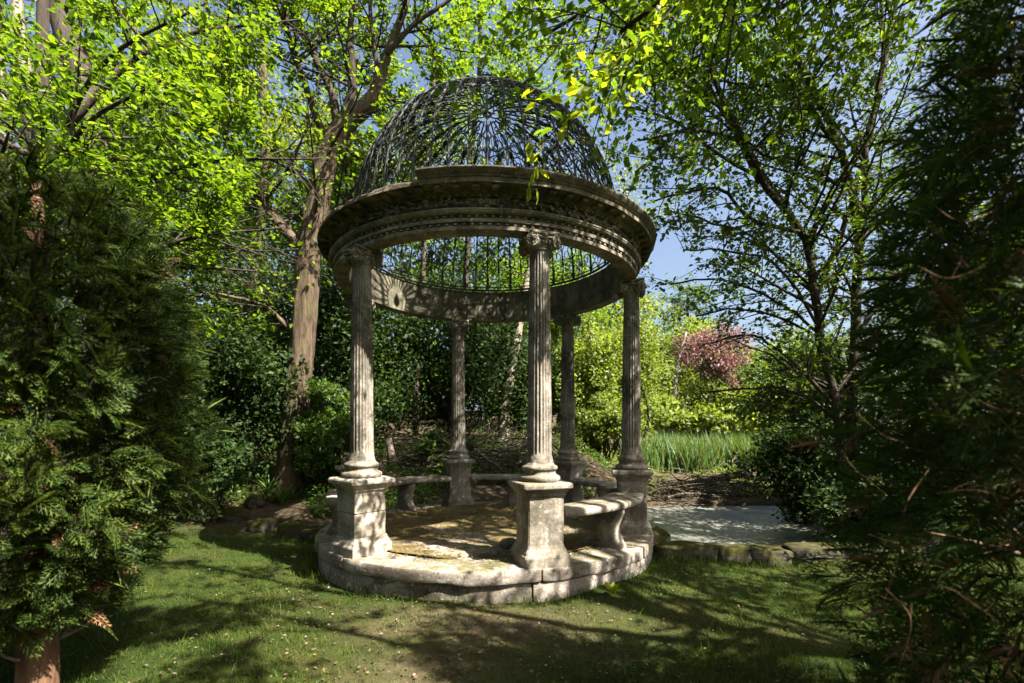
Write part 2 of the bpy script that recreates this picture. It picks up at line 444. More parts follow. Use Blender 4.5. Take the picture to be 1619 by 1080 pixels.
def square_loft(prof, per=6, cr=.02, amp=.004, seed=0, cap=True):
    """prof [(half width, z)] -> square body with softened corners"""
    rings = []
    for h, z in prof:
        c = min(cr, h * .3); pts = []
        for s in range(4):
            a0 = s * math.pi / 2 - math.pi / 4
            d = np.array([math.cos(s * math.pi / 2), math.sin(s * math.pi / 2)]); tt = np.array([-d[1], d[0]])
            for u in np.linspace(-1, 1, per):
                q = d * h + tt * u * (h - c)
                if abs(u) == 1: q -= d * c * .15
                pts.append([q[0], q[1], z])
        rings.append(pts)
    V = np.array(rings, float); m = V.shape[1]; k = len(V); V = V.reshape(-1, 3)
    dirs = unit(np.stack([V[:, 0], V[:, 1], 0 * V[:, 0]], -1))
    V = V + dirs * nz(V, 11, amp, seed)[:, None]
    i = np.arange(k - 1)[:, None] * m; j = np.arange(m)[None]; jj = (j + 1) % m
    Q = np.stack([i + j, i + jj, i + m + jj, i + m + j], -1).reshape(-1, 4)
    T = np.zeros((0, 3), int)
    if cap:
        V = np.vstack([V, [[0, 0, prof[-1][1]], [0, 0, prof[0][1]]]]); n = len(V); b = (k - 1) * m; jr = np.arange(m)
        T = np.vstack([np.stack([b + jr, b + (jr + 1) % m, np.full(m, n - 2)], -1), np.stack([(jr + 1) % m, jr, np.full(m, n - 1)], -1)])
    return V, Q, T

# ------------------------------------------------------------------ the garden temple
TX, TY, FZ = -0.34, 6.58, 0.30            # centre, floor level
RC, A0 = 1.94, R_(-131.5)                 # column circle, angle of the column at the front
temple = tag(empty('garden_temple', (TX, TY, 0)), 'round stone temple with six fluted columns and an openwork iron dome', 'gazebo')
# --- platform: floor, coping and riser stones
fl = []
rr = np.linspace(0, 1.80, 22); m = 96
a = np.arange(m) / m * 2 * math.pi
P = np.stack([rr[:, None] * np.cos(a), rr[:, None] * np.sin(a), np.full((22, m), FZ)], -1).reshape(-1, 3)
P[:, 2] += nz(P, 3.2, .012, 3) + nz(P, 11, .006, 9)
i = np.arange(21)[:, None] * m; j = np.arange(m)[None]; jj = (j + 1) % m
platform = obj('platform', mesh_np('platform', P, [np.stack([i + j, i + m + j, i + m + jj, i + jj], -1).reshape(-1, 4)], True), FLOOR_M, temple)
nst = 9
cuts = np.sort((np.arange(nst) + .25 * rng.uniform(-1, 1, nst)) / nst * 2 * math.pi)
for s in range(nst):
    b0, b1 = cuts[s], cuts[(s + 1) % nst] + (2 * math.pi if s == nst - 1 else 0)
    dz = rng.uniform(-.006, .006); dr = rng.uniform(-.01, .01)
    V, Q = polar_block(1.70, 2.215 + dr, .165, FZ + dz, b0 + .0012, b1 - .0012, 34, 10, 5, .008, s, .007)
    obj('coping_stone', crisp(mesh_np('coping_stone', V, [Q], True)), STONE_COPE, platform)
cuts = np.sort((np.arange(8) + .5 + .3 * rng.uniform(-1, 1, 8)) / 8 * 2 * math.pi)
for s in range(8):
    b0, b1 = cuts[s], cuts[(s + 1) % 8] + (2 * math.pi if s == 7 else 0)
    V, Q = polar_block(1.6, 2.185 + rng.uniform(-.012, .015), -.25, .168, b0 + .001, b1 - .001, 36, 3, 8, .012, s + 40, .005)
    obj('riser_stone', crisp(mesh_np('riser_stone', V, [Q], True)), STONE_COPE, platform)
# loose flagstones half under moss
for (x, y, sx, sy, rz) in [(-.25, -1.40, .42, .26, .12), (-.80, -.9, .34, .24, .5), (.1, -.75, .38, .24, -.3), (-.2, -.15, .38, .22, .1), (.75, -.35, .3, .26, .9), (-.7, .25, .36, .22, -.2)]:
    V, Q = box_grid(7, 6, 2); V = worn(V, .1)
    ang = np.arctan2(V[:, 1], V[:, 0]); V[:, :2] *= (1 + .10 * np.sin(3 * ang + x * 9) + .06 * np.sin(5 * ang + y * 7))[:, None]
    V = V * [sx, sy, .022]; V[:, 2] += nz(V, 9, .006, x)
    o = obj('flagstone', mesh_np('flagstone', V, [Q], True), FLOOR_M if sx < .4 else STONE_COPE, platform, (x, y, FZ - .014), (0, 0, rz))

# --- column with base, capital and pedestal (shared meshes)
PED, ZB, ZS, ZC = .80, .985, 3.085, 3.25   # heights over the floor: pedestal top, shaft foot, shaft top, capital top
def shaft_mesh():
    nf, per = 22, 6; n = nf * per; zs = np.concatenate([[ZB - .03, ZB, ZB + .04, ZB + .075, ZB + .085], np.linspace(ZB + .12, ZS - .05, 14), [ZS - .03, ZS]])
    V = []
    for z in zs:
        t = (z - ZB) / (ZS - ZB); r = .124 - .026 * max(t, 0) ** 1.5
        fl = 1.0
        if z < ZB + .08: r += .016 * max(0, 1 - (z - ZB) / .07) ; fl = 0
        elif z < ZB + .1: fl = .5
        if z > ZS - .045: fl = 0
        th = np.arange(n) / n * 2 * math.pi
        ph = (np.arange(n) % per) / per
        dep = .013 * fl * np.sin(ph * math.pi) ** .7
        rr = r - dep
        V.append(np.stack([rr * np.cos(th), rr * np.sin(th), np.full(n, z)], -1))
    V = np.concatenate(V); k = len(zs)
    V += unit(V * [1, 1, 0]) * nz(V, 9, .0022, 2)[:, None]
    i = np.arange(k - 1)[:, None] * n; j = np.arange(n)[None]; jj = (j + 1) % n
    return mesh_np('column_shaft', V, [np.stack([i + j, i + jj, i + n + jj, i + n + j], -1).reshape(-1, 4)], True)
def base_mesh():
    z0 = PED
    pr = [(.02, z0 - .005), (.195, z0 - .005), (.205, z0 + .01), (.212, z0 + .03), (.205, z0 + .052), (.185, z0 + .062), (.172, z0 + .066), (.163, z0 + .08), (.162, z0 + .1), (.170, z0 + .112), (.176, z0 + .118), (.180, z0 + .132), (.175, z0 + .15), (.158, z0 + .158), (.15, z0 + .165), (.14, z0 + .185), (.10, z0 + .19)]
    V, Q = lathe(pr, 40); V += unit(V * [1, 1, 0]) * nz(V, 13, .005, 4)[:, None]
    return mesh_np('column_base', V, [Q], True)
def capital_mesh():
    b = MB()
    # necking, echinus
    b.add(*lathe([(.09, ZS - .012), (.108, ZS - .01), (.110, ZS + .004), (.102, ZS + .012), (.118, ZS + .028), (.135, ZS + .06), (.138, ZS + .08), (.12, ZS + .1), (.1, ZS + .13)], 32))
    # abacus with curved sides
    V, Q = box_grid(10, 10, 2); V = worn(V, .04)
    f = 1 - .16 * (1 - V[:, 1] ** 2) * (np.abs(V[:, 0])) - 0; g = 1 - .16 * (1 - V[:, 0] ** 2) * np.abs(V[:, 1])
    V2 = np.stack([V[:, 0] * f * .165, V[:, 1] * g * .165, ZC - .02 + V[:, 2] * .018], -1); b.add(V2, Q)
    # volutes: four corner scrolls, each a pair of spiral faces
    for s in range(4):
        for sgn in (-1, 1):
            ang = s * math.pi / 2
            d = np.array([math.cos(ang), math.sin(ang), 0]); tt = np.array([-d[1], d[0], 0])
            c = d * .135 + tt * sgn * .122 + np.array([0, 0, ZS + .055])
            out = unit(d * .92 + tt * sgn * .38); lat = unit(np.cross([0, 0, 1.0], out))
            t = np.linspace(0, 1, 34); th_ = -sgn * (math.pi * .5 + 5.0 * math.pi * (1 - t)) ; rad = .012 + .052 * t ** .9
            Psp = c + out * .012 + (np.cos(th_)[:, None] * lat + np.abs(1) * np.sin(th_)[:, None] * np.array([0, 0, 1.0]) * (-sgn)) * rad[:, None]
            b.add(*tube(Psp, .004 + .009 * t, 6))
            # body of the scroll
            a = np.arange(18) / 18 * 2 * math.pi
            ringo = c + .056 * (np.cos(a)[:, None] * lat + np.sin(a)[:, None] * np.array([0, 0, 1.0]))
            ins = ringo - out * .075; mid = c + .05 * (np.cos(a)[:, None] * lat + np.sin(a)[:, None] * np.array([0, 0, 1.0])) + out * .008
            VV = np.vstack([ins, ringo, mid, (c + out * .006)[None]]); j = np.arange(18); jj = (j + 1) % 18
            b.add(VV, np.vstack([np.stack([j, jj, 18 + jj, 18 + j], -1), np.stack([18 + j, 18 + jj, 36 + jj, 36 + j], -1)]), np.stack([36 + j, 36 + jj, np.full(18, 54)], -1))
            # eye
            V, Q = box_grid(2, 2, 2); V = unit(V) * .013 + c + out * .02; b.add(V, Q)
        # flower at the middle of each side and the channel between the scrolls
        d = np.array([math.cos(s * math.pi / 2), math.sin(s * math.pi / 2), 0]); tt = np.array([-d[1], d[0], 0])
        b.add(*tube(np.array([d * .148 + tt * u * .09 + np.array([0, 0, ZS + .103 - .012 * (1 - u * u)]) for u in np.linspace(-1, 1, 7)]), .012, 6))
        V, Q = box_grid(3, 3, 3); V = unit(V) * [.03, .03, .024] + d * .15 + np.array([0, 0, ZS + .118]); b.add(V, Q)
        for u in (-.6, -.2, .2, .6):   # egg row under it
            V, Q = box_grid(2, 2, 2); V = unit(V) * [.016, .016, .026] + d * .128 + tt * u * .085 + np.array([0, 0, ZS + .062]); b.add(V, Q)
    return b.mesh('column_capital', True)
def pedestal_mesh(broken=False, seed=0):
    b = MB()
    h = .188
    base = [(.236, -.06), (.238, .0), (.238, .085), (.232, .10), (.222, .112), (.214, .135), (.200, .16), (.193, .185)]
    die = [(.193, .185), (.190, .20), (.187, .3), (.186, .42), (.186, .52), (.187, .62), (.190, .655), (.194, .668)]
    cap = [(.194, .668), (.204, .672), (.206, .69), (.214, .70), (.226, .718), (.236, .735), (.254, .742), (.257, .75), (.257, .775), (.252, .79), (.240, .798), (.1, .802)]
    if broken:   # the die is cracked across its middle, the upper block sits a little askew
        b.add(*square_loft(base + [(.17, .186)], 8, .018, .006, seed))
        b.add(*square_loft([(.186, .185), (.191, .19), (.190, .25), (.190, .36), (.189, .425), (.182, .433), (.1, .434)], 8, .02, .006, seed + 1))
        V, Q, T = square_loft([(.12, .434), (.182, .436), (.187, .445), (.186, .52), (.186, .62), (.190, .655), (.194, .668), (.1, .669)], 8, .016, .004, seed + 2)
        V[:, :2] = V[:, :2] @ np.array([[.9996, .028], [-.028, .9996]]) + [.006, -.004]; b.add(V, Q, T)
        b.add(*square_loft(cap, 8, .012, .005, seed + 3))
    else:
        b.add(*square_loft(base + die[1:] + cap[1:], 8, .016, .005, seed))
    return b.mesh('pedestal', False)
SH, BA, CA = shaft_mesh(), base_mesh(), capital_mesh()
PD = [pedestal_mesh(True, 3), pedestal_mesh(False, 8), pedestal_mesh(False, 15)]
ccol = []
for s in range(6):
    ang = A0 + s * math.pi / 3
    col = obj('column', SH, STONE_SHAFT, temple, (RC * math.cos(ang), RC * math.sin(ang), FZ), (0, 0, ang + (.0 if s else .0)))
    ccol.append(col)
    obj('column_base', BA, STONE, col); obj('capital', CA, STONE, col)
    o = obj('pedestal', PD[0] if s == 0 else PD[1] if s in (1, 3) else PD[2], STONE_PALE if s == 0 else STONE, col)
    if s == 0: o['label'] = 'pale pedestal block cracked across its middle'

# --- entablature
EZ = FZ + ZC
def ring(prof, n=192, amp=.003, seed=0):
    V, Q = lathe(prof, n); V += unit(V * [1, 1, 0]) * nz(V, 8, amp, seed)[:, None]; V[:, 2] += nz(V, 5, amp * .6, seed + 3); return V, Q
inner = [(1.86, .503), (1.82, .502), (1.82, .4), (1.822, .3), (1.818, .2), (1.82, .1), (1.82, .0)]
arch = [(1.82, .0), (1.85, -.004), (1.90, -.004), (1.95, -.004), (1.998, .0), (2.0, .034), (1.978, .036), (1.978, .068), (2.012, .070), (2.014, .104), (1.99, .106), (1.99, .138), (2.036, .140), (2.036, .143), (2.05, .15), (2.056, .162), (2.062, .17), (2.062, .182), (2.04, .188), (1.98, .19)]
entab = obj('entablature', mesh_np('entablature', *(lambda V, Q: (V, [Q]))(*ring([(r, z + EZ) for r, z in arch], 192, .003, 1))), STONE, temple)
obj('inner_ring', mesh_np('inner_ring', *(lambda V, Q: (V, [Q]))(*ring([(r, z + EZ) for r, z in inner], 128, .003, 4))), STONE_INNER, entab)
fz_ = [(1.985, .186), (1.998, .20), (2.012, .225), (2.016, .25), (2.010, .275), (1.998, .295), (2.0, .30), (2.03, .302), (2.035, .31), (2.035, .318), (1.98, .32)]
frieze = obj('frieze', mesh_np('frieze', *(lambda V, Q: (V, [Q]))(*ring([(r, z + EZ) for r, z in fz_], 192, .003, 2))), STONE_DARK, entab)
# carved leaf garland and ribbon crossings on the frieze
b = MB()
n = 620
aa = rng.uniform(0, 2 * math.pi, n); zz = rng.normal(0, .4, n).clip(-1, 1)
P = np.stack([2.014 * np.cos(aa), 2.014 * np.sin(aa), EZ + .25 + zz * .036], -1)
rad = np.stack([np.cos(aa), np.sin(aa), 0 * aa], -1); tan = np.stack([-np.sin(aa), np.cos(aa), 0 * aa], -1)
D = tan * np.where(np.sin(aa * 7) > 0, 1, -1)[:, None] * .8 + np.array([0, 0, 1.0]) * rng.normal(0, .55, n)[:, None] + rad * .55
tv = np.array([[0, 0, -.2], [.4, .26, .0], [1, 0, .05], [.4, -.26, .0], [.4, 0, .22]])
V, Fs = scatter(tv, [np.array([[0, 3, 4], [3, 2, 4], [2, 1, 4], [1, 0, 4]])], P, D, rad, rng.uniform(.05, .085, n)); b.add(V, *Fs)
for q in range(12):
    ac = q / 12 * 2 * math.pi + .08
    for sg in (-1, 1):
        ts = np.linspace(-1, 1, 8); ag = ac + ts * .04
        for off in (-.007, .007):
            Pp = np.stack([2.024 * np.cos(ag), 2.024 * np.sin(ag), EZ + .25 + sg * ts * .045 + off], -1); b.add(*tube(Pp, .007, 5))
nf = 150   # berries
aa = rng.uniform(0, 2 * math.pi, nf)
tv, tq = box_grid(1, 1, 1); tv = unit(tv)
V, Fs = scatter(tv, [tq], np.stack([2.022 * np.cos(aa), 2.022 * np.sin(aa), EZ + .25 + rng.normal(0, .018, nf)], -1), np.tile([0, 0, 1.0], (nf, 1)), np.stack([np.cos(aa), np.sin(aa), 0 * aa], -1), .011); b.add(V, *Fs)
tag(obj('leaf_carving', b.mesh('leaf_carving', False), STONE, entab), kind='stuff')
# bead and egg rows of the architrave
for (r, z, cnt, sx, sz) in ((1.993, .052, 150, .026, .0125), (2.007, .122, 160, .024, .0135), (2.036, .309, 170, .02, .011)):
    b = MB(); aa = np.arange(cnt) / cnt * 2 * math.pi
    tv, tq = box_grid(2, 1, 1); tv = worn(tv, .25) * [sx, sz, .016]
    V, Fs = scatter(tv, [tq], np.stack([r * np.cos(aa), r * np.sin(aa), np.full(cnt, EZ + z)], -1), np.stack([-np.sin(aa), np.cos(aa), 0 * aa], -1), np.stack([np.cos(aa), np.sin(aa), 0 * aa], -1), 1.0)
    keep = np.ones(cnt, bool)
    tag(obj('bead_row', b.add(V, *Fs).mesh('bead_row', False), STONE, entab), kind='stuff')
# cornice: separate stones, some with the crowning moulding lost
NB = 12
full_p = [(1.86, .318), (2.05, .319), (2.058, .34), (2.065, .365), (2.175, .368), (2.18, .362), (2.188, .364), (2.19, .41), (2.20, .413), (2.205, .425), (2.222, .44), (2.238, .462), (2.245, .475), (2.245, .488), (2.23, .494), (2.1, .503), (1.84, .508), (1.835, .4), (1.86, .318)]
brok_p = [(1.86, .318), (2.05, .319), (2.058, .34), (2.065, .365), (2.175, .368), (2.18, .362), (2.188, .364), (2.19, .395), (2.188, .405), (2.18, .412), (2.17, .416), (2.16, .418), (2.15, .421), (2.13, .424), (2.11, .43), (2.0, .44), (1.84, .445), (1.835, .4), (1.86, .318)]
for s in range(NB):
    b0 = s / NB * 2 * math.pi + R_(-131.5 + 27 - 30); b1 = b0 + 2 * math.pi / NB
    mid = math.degrees((b0 + b1) / 2) % 360
    br = s in (0, 11)
    prof = np.array(brok_p if br else full_p); prof[:, 1] += EZ; na = 18
    V, Q = lathe(prof, na, b0 + .002, b1 - .002); k = len(prof); m = na + 1
    V += unit(V * [1, 1, 0]) * nz(V, 8, .004, s)[:, None]
    if br:   # ragged broken edge
        top = V[:, 2] > EZ + .39; V[top, 2] += nz(V[top], 23, .012, s) ; V[top, :2] *= (1 + np.minimum(0, nz(V[top], 17, .012, s + 2)))[:, None]
    V = np.vstack([V, [[2.0 * math.cos(x), 2.0 * math.sin(x), EZ + .38] for x in (b0 + .002, b1 - .002)]]); n_ = len(V)
    ri = np.arange(k - 1)
    T = np.vstack([np.stack([ri * m, (ri + 1) * m, np.full(k - 1, n_ - 2)], -1), np.stack([(ri + 1) * m + na, ri * m + na, np.full(k - 1, n_ - 1)], -1)])
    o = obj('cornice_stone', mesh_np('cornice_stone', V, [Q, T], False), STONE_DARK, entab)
    if br: o['label'] = 'cornice stone with its top moulding broken off'
# blocks under the cornice
tv, tq = box_grid(3, 2, 2); tv = worn(tv, .12) * [.052, .038, .019]
me = mesh_np('modillion', tv, [tq], False); me.materials.append(STONE_DARK)
for s in range(72):
    if rng.random() < .1: continue
    ang = s / 72 * 2 * math.pi
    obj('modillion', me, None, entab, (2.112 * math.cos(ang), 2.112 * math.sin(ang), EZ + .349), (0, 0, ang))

# --- iron dome
DZ, DR, DH, NR = FZ + 3.765, 1.80, 1.95, 28
PHM = R_(86.5)
def dome_pt(w, s):
    """w: -1..1 between two ribs, s: 0..1 up the curve"""
    w = np.asarray(w, float); s = np.asarray(s, float); ph = s * PHM
    r = DR * np.cos(ph) ** .82; z = DH * np.sin(ph); a = w * math.pi / NR
    return np.stack([r * np.cos(a), r * np.sin(a), z], -1)
ML = 2.72       # length of the curve in metres, to draw scrolls in proportion
def arc_w(s): return DR * math.cos(min(s, .98) * PHM) ** .82 * math.pi / NR / ML   # half panel width in s units
def scroll(cw, cs, rad, turns, th0, sgn, tail=None, n=22):
    """spiral in the panel; cw in half-panel widths, others in s units; then a tail to (w, s)"""
    hw = arc_w(cs); t = np.linspace(0, 1, n); th = th0 + sgn * turns * 2 * math.pi * (1 - t)
    r = rad * (.14 + .86 * t)
    x = cw * hw + r * np.cos(th); y = cs + r * np.sin(th)
    if tail is not None:
        tx, ty = tail[0] * arc_w(tail[1]), tail[1]
        dx, dy = x[-1] - x[-2], y[-1] - y[-2]; L = math.hypot(tx - x[-1], ty - y[-1]); q = L * .6 / max(1e-6, math.hypot(dx, dy))
        u = np.linspace(0, 1, 9)[1:]
        bx = (1 - u) ** 2 * x[-1] + 2 * u * (1 - u) * (x[-1] + dx * q) + u * u * tx
        by = (1 - u) ** 2 * y[-1] + 2 * u * (1 - u) * (y[-1] + dy * q) + u * u * ty
        x = np.concatenate([x, bx]); y = np.concatenate([y, by])
    y = np.clip(y, .0, .985)
    return np.stack([x / np.array([arc_w(v) for v in y]), y], -1)
b = MB()
def draw(c, r=.0075): b.add(*tube(dome_pt(c[:, 0], c[:, 1]), r, 4))
for sg in (-1, 1):
    T = 1.35
    f = lambda cw, cs, rad, th0, d, tail, tr=T: draw(scroll(sg * cw, cs, rad * (1.28 if cs < .7 else 1.1), tr, th0 if sg > 0 else math.pi - th0, d * sg, (sg * tail[0], tail[1])))
    # foot: round arches and lyre scrolls
    u = np.linspace(0, math.pi, 14); draw(np.stack([sg * (.5 + .42 * np.cos(u)), .005 + .045 * np.sin(u)], -1))
    f(.52, .085, .026, -.4, 1, (.95, .02)); f(.50, .155, .030, 1.2, -1, (.02, .06))
    f(.45, .225, .030, -1.0, 1, (.95, .12)); f(.52, .295, .028, 1.2, -1, (.02, .20))
    f(.46, .365, .028, -.9, 1, (.95, .27)); f(.50, .43, .028, 1.0, -1, (.02, .35))
    f(.44, .50, .026, -1.0, 1, (.96, .41)); f(.52, .565, .026, .9, -1, (.03, .47))
    f(.46, .63, .025, -1.2, 1, (.03, .72)); f(.5, .69, .022, .8, -1, (.97, .60))
    f(.44, .765, .020, -1.0, 1, (.97, .70)); f(.5, .83, .014, .8, -1, (.97, .92))
    for e in (.35, .65):   # flares springing from the rib collar
        u = np.linspace(0, 1, 8); draw(np.stack([sg * (1 - e * u ** 1.4), .70 + .13 * u], -1)); draw(np.stack([sg * (1 - e * .9 * u ** 1.4), .70 - .09 * u], -1))
draw(np.stack([.10 * np.sin(np.linspace(0, 14, 40)), np.linspace(0, .93, 40)], -1), .0055)
panel = b.mesh('scroll_panel', False); panel.materials.append(IRON)
b = MB(); s_ = np.linspace(0, 1, 34); b.add(*tube(dome_pt(0 * s_, s_), .012, 6))
b.add(*tube(dome_pt(np.zeros(3), np.array([.685, .70, .715])), .028, 8))
rib = b.mesh('rib', True); rib.materials.append(IRON)
def hoop(rad, z, th_):
    a = np.linspace(0, 2 * math.pi, 97)
    return MB().add(*tube(np.stack([rad * np.cos(a), rad * np.sin(a), np.full(97, z)], -1), th_, 6, False)).mesh('hoop', True)
dome = obj('dome', hoop(DR, .012, .018), IRON, temple, (0, 0, DZ))
obj('hoop', hoop(DR - .004, .062, .009), IRON, dome)
V, Q = lathe([(.01, DH + .10), (.02, DH + .09), (.03, DH + .05), (.02, DH + .02), (.04, DH + .01), (.06, DH - .002), (.06, DH - .02), (.01, DH - .03)], 24)
obj('crown_boss', mesh_np('crown_boss', V, [Q], True), IRON, dome)
for s in range(NR):
    ang = s / NR * 2 * math.pi + .05
    obj('rib', rib, None, dome, None, (0, 0, ang)); obj('scroll_panel', panel, None, dome, None, (0, 0, ang + math.pi / NR))

# --- curved stone benches between the columns
def bench_parts():
    half = R_(30) - .10
    b = MB(); V, Q = polar_block(1.66, 2.10, .43, .52, -half, half, 30, 6, 3, .007, 2, .012); seat = crisp(mesh_np('bench_seat', V, [Q], True))
    # support: console with waist and clawed foot, thick along the arc
    pr = [(.0, -.22, .22), (.06, -.225, .225), (.085, -.19, .19), (.12, -.15, .16), (.18, -.11, .13), (.24, -.10, .125), (.30, -.125, .15), (.36, -.165, .185), (.40, -.20, .205), (.44, -.205, .21)]
    V = []; m = 14
    for z, lo, hi in pr:
        wd = .075 + .02 * math.cos((z / .44 - .5) * 6)
        a = np.arange(m) / m * 2 * math.pi
        cx, hw = (lo + hi) / 2, (hi - lo) / 2
        V.append(np.stack([1.885 + cx + hw * np.sign(np.cos(a)) * np.abs(np.cos(a)) ** .45, wd * np.sign(np.sin(a)) * np.abs(np.sin(a)) ** .45, np.full(m, z - .01)], -1))
    V = np.concatenate(V); V += unit((V - [1.885, 0, 0]) * [1, 1, 0]) * nz(V, 16, .012, 5)[:, None]
    k = len(pr); i = np.arange(k - 1)[:, None] * m; j = np.arange(m)[None]; jj = (j + 1) % m
    return seat, mesh_np('bench_support', V, [np.stack([i + j, i + jj, i + m + jj, i + m + j], -1).reshape(-1, 4)], True)
SEAT, SUPP = bench_parts()
blab = ['curved stone bench at the near right, between front middle column and right column',
        'curved stone bench between the two columns next to the pond',
        'curved stone bench across the back of the temple before the brush pile',
        'curved stone bench at the back left of the temple, seen right of the cracked pedestal',
        'curved stone bench at the far left, half hidden behind the pale cracked pedestal']
for q in range(5):
    ang = A0 + (1.5 + q) * math.pi / 3
    t = tag(empty('stone_bench', (TX, TY, FZ), ang), blab[q], 'bench', 'curved stone benches inside the temple')
    obj('seat', SEAT, STONE, t); obj('support', SUPP, STONE, t)

# ------------------------------------------------------------------ plants: growing tools
UP = np.array([0, 0, 1.0])
def rand_dir(r, n): return unit(r.normal(0, 1, (n, 3)))
def grow(parents, r, n_per_m, ratio, lmin, lmax, up=.1, side=1.0, fwd=.55, tmin=.25, wob=.12, droop=.0, npts=6, rk=.55, tip=.25):
    """child branches of every parent (pts, radii)"""
    out = []
    for P, Rd in parents:
        seg = np.linalg.norm(np.diff(P, axis=0), axis=1); L = seg.sum(); cum = np.concatenate([[0], np.cumsum(seg)]) / L
        n = r.poisson(L * n_per_m * (1 - tmin))
        for t in np.sort(r.uniform(tmin, 1, n)):
            k = min(int(np.searchsorted(cum, t, side='right')) - 1, len(P) - 2); u = (t - cum[k]) / max(1e-6, cum[k + 1] - cum[k])
            p = P[k] * (1 - u) + P[k + 1] * u; d = unit(P[k + 1] - P[k]); rp = Rd[k] * (1 - u) + Rd[k + 1] * u
            q = rand_dir(r, 1)[0]; q = unit(q - (q @ d) * d); q[2] *= .6
            dd = unit(d * fwd + q * side + UP * up)
            l = float(np.clip(L * ratio * (1.15 - .6 * t) * r.uniform(.6, 1.3), lmin, lmax))
            pts = [p]; cd = dd.copy()
            for s in range(npts - 1):
                cd = unit(cd + r.normal(0, wob, 3) + np.array([0, 0, -droop]))
                pts.append(pts[-1] + cd * l / (npts - 1))
            r0 = min(rp * rk, .004 + .011 * l)
            out.append((np.array(pts), r0 * np.linspace(1, tip, npts)))
    return out
def leaf_points(tw, r, per_m, spread=.03, tmin=.1, flat=.5, fwd=.5):
    P, D = [], []
    for pts, _ in tw:
        L = np.linalg.norm(np.diff(pts, axis=0), axis=1).sum(); n = max(1, r.poisson(L * per_m))
        t = r.uniform(tmin, 1, n) * (len(pts) - 1); k = np.minimum(t.astype(int), len(pts) - 2); u = (t - k)[:, None]
        p = pts[k] * (1 - u) + pts[k + 1] * u; d = unit(pts[k + 1] - pts[k])
        P.append(p + r.normal(0, spread, (n, 3))); D.append(d * fwd + r.normal(0, .6, (n, 3)) * [1, 1, .5])
    P = np.concatenate(P); D = np.concatenate(D)
    N = np.tile(UP, (len(P), 1)) + r.normal(0, flat, (len(P), 3))
    return P, unit(D), N
def wood_mesh(name, brs, ns_big=10, smooth=True):
    b = MB()
    for P, Rd in brs:
        R0 = Rd.max(); ns = ns_big if R0 > .06 else 6 if R0 > .018 else 4 if R0 > .007 else 3
        b.add(*tube(P, Rd, ns))
    return b.mesh(name, smooth)
def stem(pix, Y, w0, w1, n=16, r=None, rough=.0):
    """limb through photo pixels [(x, y) or (x, y, depth)], widths in photo pixels"""
    pts = np.array([px(q[0], q[1], q[2] if len(q) > 2 else Y) for q in pix])
    P = smooth_path(pts, n); rad = np.linspace(w0, w1, n) / 2 / F_PX * P[:, 1]
    if r is not None: P[1:-1] += r.normal(0, rough, (n - 2, 3))
    return P, rad
def leaves(name, tmpl, P, D, N, size, mat, parent, r, kind=None, smin=.45, smax=1.35):
    S = size * r.uniform(smin, smax, len(P))
    V, Fs = scatter(*tmpl, P, D, N, S)
    o = obj(name, mesh_np(name, V, Fs, False), mat, parent)
    if kind: o['kind'] = kind
    return o
def pick(r, n, *arrs):
    m = len(arrs[0])
    if m <= n: return arrs
    k = r.choice(m, n, replace=False); return tuple(a[k] for a in arrs)

def clumped(r, center, radii, n, ncl, cl=.33, shell=.75, flat=0.0):
    """n points in ncl leafy clumps filling an ellipsoid, most towards its surface"""
    d = rand_dir(r, ncl); rad = shell + (1 - shell) * r.uniform(0, 1, ncl); inner = r.random(ncl) < .25; rad[inner] = r.uniform(.2, .8, inner.sum())
    cc = d * rad[:, None]
    cs = cl * r.uniform(.5, 1.25, ncl)
    w = cs ** 2; k = r.choice(ncl, n, p=w / w.sum())
    q = rand_dir(r, n) * (r.uniform(0, 1, n) ** .45)[:, None]; q[:, 2] *= (1 - flat)
    U = cc[k] + q * cs[k][:, None]
    return np.asarray(center) + U * np.asarray(radii), unit(q + .4 * U), cc * np.asarray(radii) + np.asarray(center)
def bush(name, label, cat, center, radii, n, mat, size, seed, tmpl=LEAF4, ncl=40, cl=.32, bark=BARK_DARK, group=None, nst=7, flat=.0, shell=.7, up=.7):
    r = np.random.default_rng(seed); cx, cyy, cz = center
    gz = float(ground_z(cx, cyy)); t = tag(empty(name, (cx, cyy, gz)), label, cat, group)
    P, O, cc = clumped(r, (0, 0, cz - gz), radii, n, ncl, cl, shell, flat)
    ok = P[:, 2] + gz > ground_z(P[:, 0] + cx, P[:, 1] + cyy) + .02; P, O = P[ok], O[ok]
    D = O * .5 + r.normal(0, .6, P.shape); N = O * .6 + UP * up + r.normal(0, .45, P.shape)
    leaves('foliage', tmpl, P, D, N, size, mat, t, r)
    brs = []
    for c in cc[r.choice(len(cc), min(nst, len(cc)), replace=False)]:
        b0 = np.array([r.normal(0, .12 * radii[0]), r.normal(0, .12 * radii[1]), -.1])
        mid = (b0 + c) / 2 + r.normal(0, .12, 3) * radii[0]
        brs.append((smooth_path([b0, mid, c], 9), np.linspace(.03, .008, 9) * (radii[2] + .4)))
    obj('stem', wood_mesh('stem', brs), bark, t)
    return t

